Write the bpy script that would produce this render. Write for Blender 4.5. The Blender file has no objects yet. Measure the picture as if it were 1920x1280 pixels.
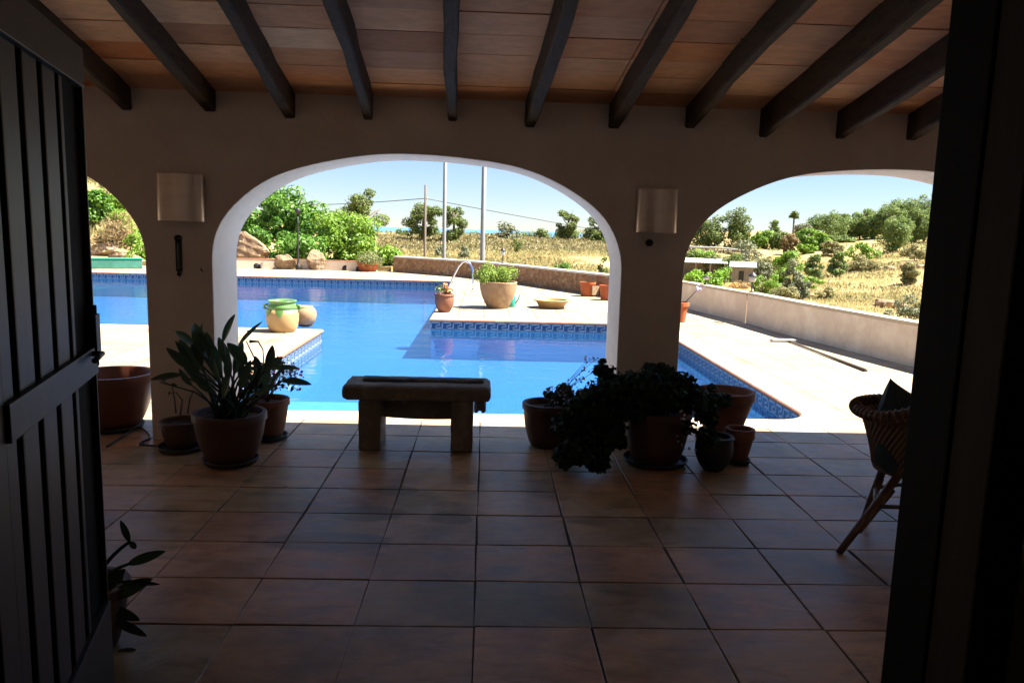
import bpy, bmesh, math, random
import numpy as np
from mathutils import Vector, Matrix
from mathutils.geometry import tessellate_polygon
random.seed(7); RNG = np.random.default_rng(7)
sc = bpy.context.scene
COL = sc.collection
PI = math.pi

# ------------------------------------------------------------------ camera
F = 1446.0; YAW, PITCH, ROLL = .0366, .1453, .0281
CAM = np.array([.01685, -3.0365, 1.6583])
def cam_axes():
    cy, sy = math.cos(YAW), math.sin(YAW); cp, sp = math.cos(PITCH), math.sin(PITCH)
    fwd = np.array([sy*cp, cy*cp, -sp]); right = np.array([cy, -sy, 0.]); up = np.cross(right, fwd)
    c, s = math.cos(ROLL), math.sin(ROLL)
    return c*right+s*up, -s*right+c*up, fwd
CR, CU, CF = cam_axes()
def ray(x, y): return CF+CR*(x-960)/F-CU*(y-640)/F
def G(x, y, z=0.):                       # survey helper: where a sight line meets the level z
    d = ray(x, y); p = CAM+d*(z-CAM[2])/d[2]; return p
def YP(x, y, Y):                         # ... and where it meets the vertical plane at Y
    d = ray(x, y); return CAM+d*(Y-CAM[1])/d[1]
def AZ(x, dist, z=None):                 # point on the bearing of column x at a distance
    d = ray(x, 430); d = d/np.hypot(d[0], d[1]); p = CAM+d*dist
    return np.array([p[0], p[1], terrain(p[0], p[1]) if z is None else z])
def ZAT(x, y, dist):                     # height seen at (x,y) at a horizontal distance
    d = ray(x, y); return CAM[2]+d[2]/np.hypot(d[0], d[1])*dist

# ------------------------------------------------------------------ materials
def nodes(name):
    m = bpy.data.materials.new(name); m.use_nodes = True
    nt = m.node_tree; b = nt.nodes['Principled BSDF']
    return m, nt, b
def N(nt, t, **k):
    n = nt.nodes.new(t)
    for a, v in k.items(): setattr(n, a, v)
    return n
def ramp(nt, fac, stops):
    r = N(nt, 'ShaderNodeValToRGB'); e = r.color_ramp.elements
    while len(e) < len(stops): e.new(.5)
    for i, (p, c) in enumerate(stops): e[i].position = p; e[i].color = (*c, 1)
    nt.links.new(fac, r.inputs[0]); return r.outputs[0]
def noise(nt, scale, detail=6, rough=.6, vec=None, dist=0):
    n = N(nt, 'ShaderNodeTexNoise'); n.inputs['Scale'].default_value = scale
    n.inputs['Detail'].default_value = detail; n.inputs['Roughness'].default_value = rough
    n.inputs['Distortion'].default_value = dist
    if vec: nt.links.new(vec, n.inputs['Vector'])
    return n
def coord(nt, scale=None, kind='Object'):
    t = N(nt, 'ShaderNodeTexCoord')
    if scale is None: return t.outputs[kind]
    m = N(nt, 'ShaderNodeMapping'); m.inputs['Scale'].default_value = scale
    nt.links.new(t.outputs[kind], m.inputs[0]); return m.outputs[0]
def world(nt):
    return N(nt, 'ShaderNodeNewGeometry').outputs['Position']
def mixc(nt, fac, a, b, mode='MIX'):
    m = N(nt, 'ShaderNodeMix', data_type='RGBA', blend_type=mode)
    for s, v in ((m.inputs[0], fac), (m.inputs[6], a), (m.inputs[7], b)):
        if hasattr(v, 'links') or hasattr(v, 'is_linked'): nt.links.new(v, s)
        elif isinstance(v, (int, float)): s.default_value = v
        else: s.default_value = (*v, 1)
    return m.outputs[2]
def math_(nt, op, a, b=None, clamp=False):
    m = N(nt, 'ShaderNodeMath', operation=op); m.use_clamp = clamp
    for i, v in enumerate((a, b)):
        if v is None: continue
        if isinstance(v, (int, float)): m.inputs[i].default_value = v
        else: nt.links.new(v, m.inputs[i])
    return m.outputs[0]
def bump(nt, b, h, strength=.3, dist=.01):
    n = N(nt, 'ShaderNodeBump'); n.inputs['Strength'].default_value = strength; n.inputs['Distance'].default_value = dist
    nt.links.new(h, n.inputs['Height']); nt.links.new(n.outputs[0], b.inputs['Normal'])
def mat(name, c1, c2=None, scale=5, rough=.7, bs=.3, bscale=None, bd=.01, metal=0, stretch=None, spec=.5, c3=None, isl=0):
    """two or three tone noise mottled surface with bump; isl mixes in a tone per loose piece"""
    m, nt, b = nodes(name)
    c2 = c2 or tuple(v*.75 for v in c1)
    v = coord(nt, stretch) if stretch else coord(nt)
    n = noise(nt, scale, vec=v)
    stops = [(.3, c1), (.7, c2)] if c3 is None else [(.28, c1), (.5, c2), (.72, c3)]
    fac = n.outputs['Fac']
    if isl:
        ri = N(nt, 'ShaderNodeNewGeometry').outputs['Random Per Island']
        fac = math_(nt, 'ADD', math_(nt, 'MULTIPLY', fac, 1-isl), math_(nt, 'MULTIPLY', ri, isl))
    nt.links.new(ramp(nt, fac, stops), b.inputs['Base Color'])
    b.inputs['Roughness'].default_value = rough; b.inputs['Metallic'].default_value = metal
    b.inputs['Specular IOR Level'].default_value = spec
    if bs:
        n2 = noise(nt, bscale or scale*6, 8, .7, v); bump(nt, b, n2.outputs['Fac'], bs, bd)
    return m
def leafmat(name, dark, mid, light, trans=.25, rough=.55, patch=.4):
    m, nt, b = nodes(name)
    ri = N(nt, 'ShaderNodeNewGeometry').outputs['Random Per Island']
    n = noise(nt, patch, 3, .5, world(nt))
    fac = math_(nt, 'ADD', math_(nt, 'MULTIPLY', ri, .62), math_(nt, 'MULTIPLY', n.outputs['Fac'], .38))
    c = ramp(nt, fac, [(.15, dark), (.5, mid), (.9, light)])
    nt.links.new(c, b.inputs['Base Color']); b.inputs['Roughness'].default_value = rough
    b.inputs['Specular IOR Level'].default_value = .3
    if trans:
        t = N(nt, 'ShaderNodeBsdfTranslucent'); nt.links.new(c, t.inputs['Color'])
        mx = N(nt, 'ShaderNodeMixShader'); mx.inputs[0].default_value = trans
        nt.links.new(b.outputs[0], mx.inputs[1]); nt.links.new(t.outputs[0], mx.inputs[2])
        nt.links.new(mx.outputs[0], nt.nodes['Material Output'].inputs[0])
    return m

# ------------------------------------------------------------------ mesh collecting
class MB:
    def __init__(s): s.v = []; s.f = []; s.sm = []
    def add(s, vs, fs, smooth=False):
        o = len(s.v); s.v.extend([tuple(map(float, p)) for p in vs]); s.f.extend([tuple(i+o for i in f) for f in fs]); s.sm.extend([smooth]*len(fs)); return s
    def box(s, a, b, M=None, bev=0):
        bm = bmesh.new(); bmesh.ops.create_cube(bm, size=1)
        c = [(a[i]+b[i])/2 for i in range(3)]; d = [abs(b[i]-a[i]) for i in range(3)]
        bmesh.ops.transform(bm, matrix=Matrix.Translation(c) @ Matrix.Diagonal((*d, 1)), verts=bm.verts)
        if bev: bmesh.ops.bevel(bm, geom=bm.edges[:], offset=bev, segments=2, affect='EDGES', profile=.6)
        if M is not None: bmesh.ops.transform(bm, matrix=M, verts=bm.verts)
        s.bm(bm); return s
    def bm(s, bm, smooth=False):
        bm.verts.index_update()
        s.add([v.co[:] for v in bm.verts], [[v.index for v in f.verts] for f in bm.faces], smooth); bm.free(); return s
    def tube(s, pts, r, n=8, caps=True, smooth=True):
        pts = [Vector(p) for p in pts]; rs = r if hasattr(r, '__len__') else [r]*len(pts)
        t0 = (pts[1]-pts[0]).normalized(); a = t0.orthogonal().normalized()
        vs = []
        for i, p in enumerate(pts):
            t = ((pts[min(i+1, len(pts)-1)]-pts[max(i-1, 0)])).normalized()
            a = (a-t*a.dot(t)).normalized(); b = t.cross(a)
            for k in range(n):
                w = 2*PI*k/n; vs.append(p+(a*math.cos(w)+b*math.sin(w))*rs[i])
        fs = [(i*n+k, i*n+(k+1) % n, (i+1)*n+(k+1) % n, (i+1)*n+k) for i in range(len(pts)-1) for k in range(n)]
        if caps: fs += [tuple(range(n))[::-1], tuple((len(pts)-1)*n+k for k in range(n))]
        return s.add(vs, fs, smooth)
    def lathe(s, prof, c=(0, 0, 0), n=32, M=None, close=False, wob=0, smooth=True):
        vs = []; ph = random.random()*6
        for r, z in prof:
            for k in range(n):
                w = 2*PI*k/n; q = r*(1+wob*math.sin(2*w+ph)+wob*.6*math.sin(3*w+z*9))
                vs.append(Vector((q*math.cos(w), q*math.sin(w), z)))
        if M is not None: vs = [M @ v for v in vs]
        vs = [v+Vector(c) for v in vs]
        m = len(prof)
        fs = [(i*n+k, i*n+(k+1) % n, (i+1)*n+(k+1) % n, (i+1)*n+k) for i in range(m-1) for k in range(n)]
        if prof[0][0] > 1e-4: fs.append(tuple(range(n))[::-1])
        if prof[-1][0] > 1e-4: fs.append(tuple((m-1)*n+k for k in range(n)))
        return s.add(vs, fs, smooth)
    def build(s, name, m, parent=None, loc=(0, 0, 0), sharp=None):
        me = bpy.data.meshes.new(name); me.from_pydata(s.v, [], s.f); me.materials.append(m)
        me.polygons.foreach_set('use_smooth', s.sm)
        if sharp is not None and any(s.sm):
            try: me.set_sharp_from_angle(angle=sharp)
            except Exception: pass
        o = bpy.data.objects.new(name, me); COL.objects.link(o); o.location = loc
        if parent: o.parent = parent
        return o
def tag(o, label=None, cat=None, group=None, kind=None):
    if label: o['label'] = label
    if cat: o['category'] = cat
    if group: o['group'] = group
    if kind: o['kind'] = kind
    return o
def thing(name, label, cat, loc=(0, 0, 0), rz=0, group=None):
    o = bpy.data.objects.new(name, None); COL.objects.link(o); o.location = [float(v) for v in loc]; o.rotation_euler.z = rz
    o.empty_display_size = .2
    return tag(o, label, cat, group)
def struct(name, mb, m): return tag(mb.build(name, m), kind='structure')
def copy_tree(o, parent=None):
    c = o.copy(); COL.objects.link(c)
    if parent: c.parent = parent
    for ch in list(o.children): copy_tree(ch, c)
    return c

# ------------------------------------------------------------------ leaves / crowns
def leaf_cloud(C, NRM, size, asp=.55, name='leaves', rng=RNG, droop=0):
    """rhombic leaf faces at points C roughly facing NRM"""
    n = len(C); NRM = NRM+rng.normal(0, .55, (n, 3)); NRM /= np.linalg.norm(NRM, axis=1)[:, None]+1e-9
    a = rng.normal(0, 1, (n, 3)); a[:, 2] -= droop; a -= NRM*(a*NRM).sum(1)[:, None]; a /= np.linalg.norm(a, axis=1)[:, None]+1e-9
    b = np.cross(NRM, a); sz = size*rng.uniform(.6, 1.25, n)[:, None]
    V = np.empty((n, 4, 3)); V[:, 0] = C-a*sz*.5; V[:, 1] = C+b*sz*asp*.5; V[:, 2] = C+a*sz*.5; V[:, 3] = C-b*sz*asp*.5
    V[:, 1] += NRM*sz*.1; V[:, 3] += NRM*sz*.1
    return V.reshape(-1, 3)
def leaf_obj(V, name, m, parent, loc=(0, 0, 0)):
    n = len(V)//4; me = bpy.data.meshes.new(name)
    me.vertices.add(n*4); me.vertices.foreach_set('co', V.astype(np.float32).ravel())
    me.loops.add(n*4); me.loops.foreach_set('vertex_index', np.arange(n*4, dtype=np.int32))
    me.polygons.add(n); me.polygons.foreach_set('loop_start', np.arange(0, n*4, 4, dtype=np.int32))
    me.update(calc_edges=True); me.materials.append(m)
    o = bpy.data.objects.new(name, me); COL.objects.link(o); o.location = loc
    if parent: o.parent = parent
    return o
def clumps(rad, ncl, seed, clr=.36, flat=.75, zmin=-.9):
    r = np.random.default_rng(seed); out = []
    while len(out) < ncl:
        d = r.normal(0, 1, 3); d /= np.linalg.norm(d); q = r.uniform(.35, 1)**.5
        az_, el_ = math.atan2(d[1], d[0]), d[2]
        p = d*q*(1-clr*.7)*(1+.20*math.sin(2*az_+seed)+.16*math.sin(3*az_+el_*4+seed*2.3)+.10*math.sin(5*el_+seed))
        if p[2] < zmin: continue
        out.append((p*np.array(rad), np.array(rad).mean()*clr*r.uniform(.6, 1.25)))
    return out
def crown_pts(rad, nleaf, ncl, seed, clr=.36, flat=.75, zmin=-.9):
    r = np.random.default_rng(seed+1); P = []; Nn = []
    cl = clumps(rad, ncl, seed, clr, flat, zmin); w = np.array([c[1]**2 for c in cl]); w = (w/w.sum()*nleaf).astype(int)+1
    for (c, cr), k in zip(cl, w):
        d = r.normal(0, 1, (k, 3)); d /= np.linalg.norm(d, axis=1)[:, None]
        q = r.uniform(.25, 1.08, k)[:, None]**.4; q *= (1+.18*np.sin(d[:, :1]*7+c[0]*5)*np.cos(d[:, 1:2]*6))
        s = np.array([1, 1, flat]); P.append(c+d*q*cr*s); Nn.append(d+np.array([0, 0, .5]))
    return np.concatenate(P), np.concatenate(Nn)
M = {}
def limbs(mb, base, top, r0, rad, k, seed, sway=.1):
    rr = random.Random(seed); base = Vector(base); top = Vector(top)
    pts = []; 
    for i in range(6):
        t = i/5; p = base.lerp(top, t); p.x += rr.uniform(-1, 1)*sway*t; p.y += rr.uniform(-1, 1)*sway*t; pts.append(p)
    mb.tube(pts, [r0*(1.15-.75*i/5) for i in range(6)], 7)
    for j in range(k):
        t = rr.uniform(.45, .98); p = base.lerp(top, t); w = rr.uniform(0, 2*PI); e = rr.uniform(.45, .8)
        q = p+Vector((math.cos(w)*rad[0]*e, math.sin(w)*rad[1]*e, rad[2]*rr.uniform(.1, .7)))
        mid = p.lerp(q, .5)+Vector((0, 0, -.08*rad[2]))
        mb.tube([p, mid, q], [r0*.42, r0*.28, r0*.1], 5)
def tree(name, label, cat, loc, H, rad, lm, n=2500, leaf=.3, ncl=26, seed=1, group=None, trunk_h=None, r0=None, clr=.34, flat=.75, asp=.55, tm='bark', zmin=-.9, offs=(0, 0)):
    """H total height, rad crown radii; trunk + limbs + leaf clumps"""
    t = thing(name, label, cat, loc, 0, group)
    cz = H-rad[2]; P, Nn = crown_pts(rad, n, ncl, seed, clr, flat, zmin); P += np.array([offs[0], offs[1], cz])
    r = np.random.default_rng(seed)
    leaf_obj(leaf_cloud(P, Nn, leaf, asp, rng=r), 'crown', M[lm], t)
    mb = MB(); limbs(mb, (0, 0, -.3), (offs[0], offs[1], cz+rad[2]*.35), r0 or .035*H, rad, 7, seed); mb.build('trunk', M[tm], t)
    return t
def bush(name, label, cat, loc, rad, lm, n=900, leaf=.12, ncl=12, seed=1, group=None, clr=.42, asp=.6, stems=6, flat=.8):
    t = thing(name, label, cat, loc, 0, group)
    P, Nn = crown_pts(rad, n, ncl, seed, clr, flat, -.6); P[:, 2] += rad[2]*.7
    P[:, 2] = np.abs(P[:, 2])
    leaf_obj(leaf_cloud(P, Nn, leaf, asp, rng=np.random.default_rng(seed)), 'foliage', M[lm], t)
    mb = MB(); rr = random.Random(seed)
    for i in range(stems):
        w = rr.uniform(0, 6.28); e = rr.uniform(.2, .7)
        mb.tube([(0.05*math.cos(w), .05*math.sin(w), -.1), (rad[0]*e*.5*math.cos(w), rad[1]*e*.5*math.sin(w), rad[2]*.6), (rad[0]*e*math.cos(w), rad[1]*e*math.sin(w), rad[2]*1.2)], [.02*rad[2]+.008, .015*rad[2]+.006, .004], 5)
    mb.build('stem', M['bark'], t)
    return t

# ------------------------------------------------------------------ material library
M['plaster'] = mat('house plaster', (.80, .745, .66), (.70, .64, .56), 1.1, .9, .6, 9, .012, c3=(.84, .79, .71))
M['plaster_out'] = mat('parapet plaster', (.86, .71, .52), (.70, .56, .41), 1.6, .9, .5, 14, .01, c3=(.88, .75, .57))
M['coping_cream'] = mat('cream coping stone', (.50, .43, .30), (.42, .34, .23), 3, .85, .3)
M['white_cap'] = mat('white coping', (.55, .51, .44), (.46, .42, .36), 3, .85, .3)
M['beam'] = mat('dark stained timber', (.032, .022, .015), (.075, .054, .036), 4, .75, .6, 26, .008, stretch=(6, 1, 6), c3=(.04, .028, .02), spec=.2)
M['door_wood'] = mat('dark varnished door wood', (.036, .028, .022), (.022, .016, .013), 3, .48, .25, 18, .003, stretch=(9, 9, 1))
M['black_wood'] = mat('black door frame wood', (.006, .005, .004), (.009, .007, .006), 3, .8, .2, 18, .003, stretch=(9, 9, 1), spec=.1)
M['brown_wood'] = mat('brown casing wood', (.045, .033, .025), (.03, .022, .017), 3, .8, .2, 18, .003, stretch=(9, 9, 1), spec=.15)
M['terracotta'] = mat('aged terracotta', (.24, .10, .055), (.17, .07, .04), 6, .8, .25, 40, .003)
M['terracotta_dark'] = mat('dark brown glazed clay', (.10, .048, .03), (.065, .032, .022), 6, .6, .25, 40, .003)
M['brown_plastic'] = mat('red brown plastic', (.17, .058, .036), (.14, .048, .03), 3, .42, .08, 30, .001)
M['pale_clay'] = mat('pale sand clay', (.36, .25, .14), (.28, .18, .095), 4, .85, .35, 30, .004, c3=(.42, .31, .19))
M['yellow_clay'] = mat('honey glazed clay', (.43, .29, .13), (.34, .215, .09), 4, .5, .15, 30, .003)
M['orange_clay'] = mat('bright orange terracotta', (.42, .10, .025), (.33, .075, .02), 5, .75, .2, 30, .003)
M['soil'] = mat('potting soil', (.05, .035, .025), (.03, .02, .015), 30, .95, .8, 60, .01)
M['stone'] = mat('weathered sandstone', (.25, .205, .16), (.175, .145, .112), 5, .85, .8, 28, .018, c3=(.35, .30, .235))
M['rock'] = mat('ochre limestone boulder', (.38, .28, .17), (.25, .16, .09), 2.2, .9, 1, 7, .08, c3=(.50, .40, .27))
M['metal'] = mat('grey galvanised pole', (.27, .28, .28), (.22, .23, .24), 4, .5, .1, metal=.3)
M['steel'] = mat('polished steel', (.75, .75, .76), (.68, .68, .7), 3, .18, 0, metal=1)
M['dark_metal'] = mat('dark iron', (.03, .03, .032), (.05, .048, .045), 8, .5, .2, metal=.5)
M['pole_wood'] = mat('weathered pole wood', (.15, .12, .095), (.105, .085, .065), 3, .85, .4, 20, .004, stretch=(8, 8, .6))
M['bark'] = mat('tree bark', (.16, .115, .08), (.09, .065, .05), 3, .9, .8, 12, .02)
M['wicker'] = mat('dark wicker', (.17, .09, .045), (.09, .05, .028), 20, .55, .4, 90, .003, isl=.5)
M['cushion'] = mat('dark teal cushion fabric', (.035, .06, .062), (.025, .045, .05), 8, .9, .3, 120, .002)
M['cushion_pale'] = mat('beige seat pad', (.30, .23, .16), (.24, .18, .13), 8, .9, .3, 120, .002)
M['cloth'] = mat('dark grey woven cloth', (.055, .05, .055), (.28, .27, .27), 14, .85, .5, 60, .006, stretch=(.6, 3, 3))
M['lamp'] = mat('brushed metal lamp shade', (.80, .68, .58), (.72, .60, .5), 3, .36, .05, 30, .001, metal=.75, stretch=(1, 1, 8))
M['hose'] = mat('black rubber hose', (.02, .02, .02), (.03, .028, .026), 10, .6, .1)
M['saucer'] = mat('dark green grey saucer', (.055, .06, .05), (.035, .038, .032), 8, .6, .2)
M['teal'] = mat('sea green painted board', (.04, .2, .14), (.03, .15, .11), 2, .6, .2, 20, .003, c3=(.06, .24, .18))
M['teal_bright'] = mat('turquoise plastic', (.03, .36, .26), (.025, .3, .22), 2, .4, .1)
M['white_paint'] = mat('white painted metal', (.5, .5, .48), (.42, .41, .39), 4, .6, .1)
M['pink_flower'] = mat('magenta petals', (.55, .02, .09), (.75, .05, .2), 3, .6, 0, isl=.7)
M['orange_flower'] = mat('orange red petals', (.75, .13, .03), (.85, .3, .08), 3, .6, 0, isl=.7)
M['pale_flower'] = mat('pale violet petals', (.40, .33, .5), (.55, .45, .6), 3, .6, 0, isl=.7)
M['straw'] = mat('orange straw', (.55, .30, .09), (.42, .22, .07), 3, .95, .8, 25, .05)
M['roof_sheet'] = mat('pale corrugated sheet', (.42, .41, .40), (.34, .33, .32), 2, .6, .2)
M['shed_wall'] = mat('grey brown board wall', (.30, .25, .21), (.2, .165, .14), 2.5, .9, .4)
M['red_tile'] = mat('red roof tile', (.42, .15, .08), (.33, .11, .06), 4, .85, .4)

M['bop_leaf'] = leafmat('broad grey green leaf', (.028, .05, .026), (.045, .08, .042), (.075, .12, .065), .22, .38, 3)
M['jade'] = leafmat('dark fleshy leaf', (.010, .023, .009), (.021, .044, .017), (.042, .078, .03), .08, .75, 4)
M['herb'] = leafmat('yellow green herb leaf', (.10, .17, .03), (.20, .30, .045), (.33, .42, .08), .35, .6, 4)
M['grey_green'] = leafmat('grey green clipped leaf', (.10, .13, .045), (.19, .22, .08), (.33, .34, .14), .2, .7, 3)
M['lush'] = leafmat('fresh green leaf', (.035, .10, .014), (.10, .23, .03), (.20, .36, .06), .35, .5, .5)
M['lime'] = leafmat('yellow green leaf', (.075, .16, .02), (.18, .32, .035), (.32, .46, .075), .35, .5, .6)
M['pine'] = leafmat('pine needles', (.06, .095, .025), (.145, .195, .05), (.25, .31, .095), .35, .7, .25)
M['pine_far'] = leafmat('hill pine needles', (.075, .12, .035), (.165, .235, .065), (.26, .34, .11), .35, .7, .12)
M['olive'] = leafmat('olive grey leaf', (.09, .105, .055), (.17, .19, .105), (.28, .30, .17), .2, .6, .4)
M['dry'] = leafmat('dry brown stalks', (.13, .09, .045), (.24, .17, .08), (.38, .28, .13), .15, .8, .5)
M['vine'] = leafmat('bright vine leaf', (.09, .20, .015), (.20, .38, .03), (.33, .52, .07), .35, .5, .5)

# floor tiles : tone per tile, streaks and old stains
def tile_material():
    m, nt, b = nodes('cotto floor tile')
    ri = N(nt, 'ShaderNodeNewGeometry').outputs['Random Per Island']; w = world(nt)
    base = ramp(nt, ri, [(0, (.60, .32, .18)), (.25, (.70, .48, .26)), (.5, (.64, .38, .24)), (.75, (.50, .40, .22)), (1, (.74, .45, .27))])
    mp = N(nt, 'ShaderNodeMapping'); mp.inputs['Scale'].default_value = (1.3, 3.4, 1); nt.links.new(w, mp.inputs[0])
    mp.inputs['Rotation'].default_value = (0, 0, .12)
    st = noise(nt, 3, 8, .65, mp.outputs[0], .6); bl = noise(nt, 1.1, 5, .6, w)
    c = mixc(nt, .8, base, ramp(nt, st.outputs['Fac'], [(.3, (.42, .37, .33)), (.5, (.85, .8, .76)), (.7, (1.15, 1.1, 1.05))]), 'MULTIPLY')
    c = mixc(nt, .7, c, ramp(nt, bl.outputs['Fac'], [(.38, (.34, .33, .26)), (.6, (1, 1, 1))]), 'MULTIPLY')
    wh = noise(nt, 2.3, 7, .7, w, 1.2)
    c = mixc(nt, math_(nt, 'MULTIPLY', math_(nt, 'SUBTRACT', wh.outputs['Fac'], .52), 3.2, True), c, (.45, .38, .31))
    # damp stains of their own shape on three tiles
    sep = N(nt, 'ShaderNodeSeparateXYZ'); nt.links.new(w, sep.inputs[0]); dn = noise(nt, 5, 4, .6, w)
    tot = None
    for (cx, cy, rx, ry) in ((-.62, 1.28, .24, .13), (-.52, 1.68, .15, .10), (-.78, .86, .34, .14), (.02-.17, 1.22, .13, .10)):
        dx = math_(nt, 'DIVIDE', math_(nt, 'SUBTRACT', sep.outputs[0], cx), rx); dy = math_(nt, 'DIVIDE', math_(nt, 'SUBTRACT', sep.outputs[1], cy), ry)
        d = math_(nt, 'ADD', math_(nt, 'MULTIPLY', dx, dx), math_(nt, 'MULTIPLY', dy, dy))
        d = math_(nt, 'ADD', d, math_(nt, 'MULTIPLY', math_(nt, 'SUBTRACT', dn.outputs['Fac'], .5), 1.6))
        s = math_(nt, 'MULTIPLY', math_(nt, 'SUBTRACT', 1.12, d), 2.2, True)
        tot = s if tot is None else math_(nt, 'MAXIMUM', tot, s)
    c = mixc(nt, math_(nt, 'MULTIPLY', tot, .6), c, (.13, .105, .06))
    nt.links.new(c, b.inputs['Base Color'])
    b.inputs['Specular IOR Level'].default_value = .2; b.inputs['Specular Tint'].default_value = (1, .88, .78, 1)
    rr = ramp(nt, st.outputs['Fac'], [(.3, (.27,)*3), (.7, (.46,)*3)]); nt.links.new(rr, b.inputs['Roughness'])
    bump(nt, b, st.outputs['Fac'], .35, .006)
    return m
M['tile'] = tile_material()
M['grout'] = mat('dark grout', (.07, .055, .045), (.045, .036, .03), 12, .95, .4)

def deck_material():
    m, nt, b = nodes('pale sun bleached deck paving')
    w = world(nt); br = N(nt, 'ShaderNodeTexBrick'); br.offset = 0; br.squash = 1
    br.inputs['Scale'].default_value = 1; br.inputs['Brick Width'].default_value = .5; br.inputs['Row Height'].default_value = .4245
    br.inputs['Mortar Size'].default_value = .010; br.inputs['Mortar Smooth'].default_value = .3
    br.inputs['Color1'].default_value = (.37, .31, .23, 1); br.inputs['Color2'].default_value = (.28, .22, .155, 1); br.inputs['Mortar'].default_value = (.12, .085, .06, 1)
    nt.links.new(w, br.inputs['Vector'])
    n = noise(nt, 1.2, 8, .65, w); n2 = noise(nt, 9, 8, .7, w)
    c = mixc(nt, .6, br.outputs['Color'], ramp(nt, n.outputs['Fac'], [(.3, (.62, .55, .48)), (.7, (1.1, 1.08, 1.04))]), 'MULTIPLY')
    nt.links.new(c, b.inputs['Base Color']); b.inputs['Roughness'].default_value = .8
    bump(nt, b, n2.outputs['Fac'], .25, .008)
    return m
M['deck'] = deck_material()
M['coping'] = mat('terracotta pool coping', (.34, .15, .085), (.27, .11, .06), 3, .7, .3, 20, .004, c3=(.38, .2, .12))
M['deck_edge'] = mat('pale bullnose coping', (.50, .39, .28), (.42, .31, .22), 2, .75, .25, 20, .004)

def pool_material():
    m, nt, b = nodes('blue pool mosaic')
    w = world(nt); br = N(nt, 'ShaderNodeTexBrick'); br.offset = 0
    br.inputs['Scale'].default_value = 1; br.inputs['Brick Width'].default_value = .05; br.inputs['Row Height'].default_value = .05
    br.inputs['Mortar Size'].default_value = .002
    br.inputs['Color1'].default_value = (.012, .095, .31, 1); br.inputs['Color2'].default_value = (.018, .122, .36, 1); br.inputs['Mortar'].default_value = (.045, .19, .42, 1)
    nt.links.new(w, br.inputs['Vector'])
    # gentle random tone differences across the mosaic
    n = noise(nt, .35, 3, .5, w)
    c = mixc(nt, .35, br.outputs['Color'], ramp(nt, n.outputs['Fac'], [(.3, (.8, .85, .9)), (.7, (1.1, 1.1, 1.1))]), 'MULTIPLY')
    nt.links.new(c, b.inputs['Base Color']); b.inputs['Roughness'].default_value = .5
    return m
M['pool'] = pool_material()
M['band'] = mat('deep blue border tile', (.028, .075, .17), (.02, .05, .13), 9, .3, .05)
M['key'] = mat('pale blue grey key tile', (.36, .42, .45), (.30, .36, .40), 9, .35, .05)

def water_material():
    m, nt, b = nodes('pool water')
    nt.nodes.remove(b); out = nt.nodes['Material Output']
    w = world(nt)
    mp = N(nt, 'ShaderNodeMapping'); mp.inputs['Scale'].default_value = (.8, 1.6, 1); nt.links.new(w, mp.inputs[0])
    n1 = noise(nt, 1.6, 3, .5, mp.outputs[0], .4); n2 = noise(nt, 7, 3, .5, mp.outputs[0])
    h = math_(nt, 'ADD', n1.outputs['Fac'], math_(nt, 'MULTIPLY', n2.outputs['Fac'], .18))
    bp = N(nt, 'ShaderNodeBump'); bp.inputs['Strength'].default_value = .42; bp.inputs['Distance'].default_value = .03; nt.links.new(h, bp.inputs['Height'])
    fr = N(nt, 'ShaderNodeFresnel'); fr.inputs['IOR'].default_value = 1.33; nt.links.new(bp.outputs[0], fr.inputs['Normal'])
    tr = N(nt, 'ShaderNodeBsdfTransparent'); tr.inputs['Color'].default_value = (.80, .95, .99, 1)
    gl = N(nt, 'ShaderNodeBsdfGlossy'); gl.inputs['Roughness'].default_value = .02; nt.links.new(bp.outputs[0], gl.inputs['Normal'])
    mx = N(nt, 'ShaderNodeMixShader'); nt.links.new(math_(nt, 'MULTIPLY', fr.outputs[0], .78), mx.inputs[0])
    df = N(nt, 'ShaderNodeBsdfDiffuse'); df.inputs['Color'].default_value = (.035, .16, .40, 1)   # light scattered by the water itself
    m2 = N(nt, 'ShaderNodeMixShader'); m2.inputs[0].default_value = .15; nt.links.new(tr.outputs[0], m2.inputs[1]); nt.links.new(df.outputs[0], m2.inputs[2]); nt.links.new(m2.outputs[0], mx.inputs[1]); nt.links.new(gl.outputs[0], mx.inputs[2])
    nt.links.new(mx.outputs[0], out.inputs[0]); return m
M['water'] = water_material()

def ceiling_material():
    m, nt, b = nodes('terracotta ceiling boards')
    ri = N(nt, 'ShaderNodeNewGeometry').outputs['Random Per Island']; w = world(nt)
    base = ramp(nt, ri, [(0, (.44, .21, .11)), (.3, (.76, .45, .27)), (.55, (.62, .25, .10)), (.8, (.84, .56, .36)), (1, (.50, .27, .17))])
    mp = N(nt, 'ShaderNodeMapping'); mp.inputs['Scale'].default_value = (2.6, 7, 7); nt.links.new(w, mp.inputs[0])
    st = noise(nt, 2.5, 8, .65, mp.outputs[0], .5); n2 = noise(nt, 25, 6, .7, w)
    c = mixc(nt, .6, base, ramp(nt, st.outputs['Fac'], [(.3, (.72, .62, .55)), (.7, (1.25, 1.18, 1.1))]), 'MULTIPLY')
    nt.links.new(c, b.inputs['Base Color']); b.inputs['Roughness'].default_value = .85
    bump(nt, b, n2.outputs['Fac'], .4, .004); return m
M['ceiling'] = ceiling_material()

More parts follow.
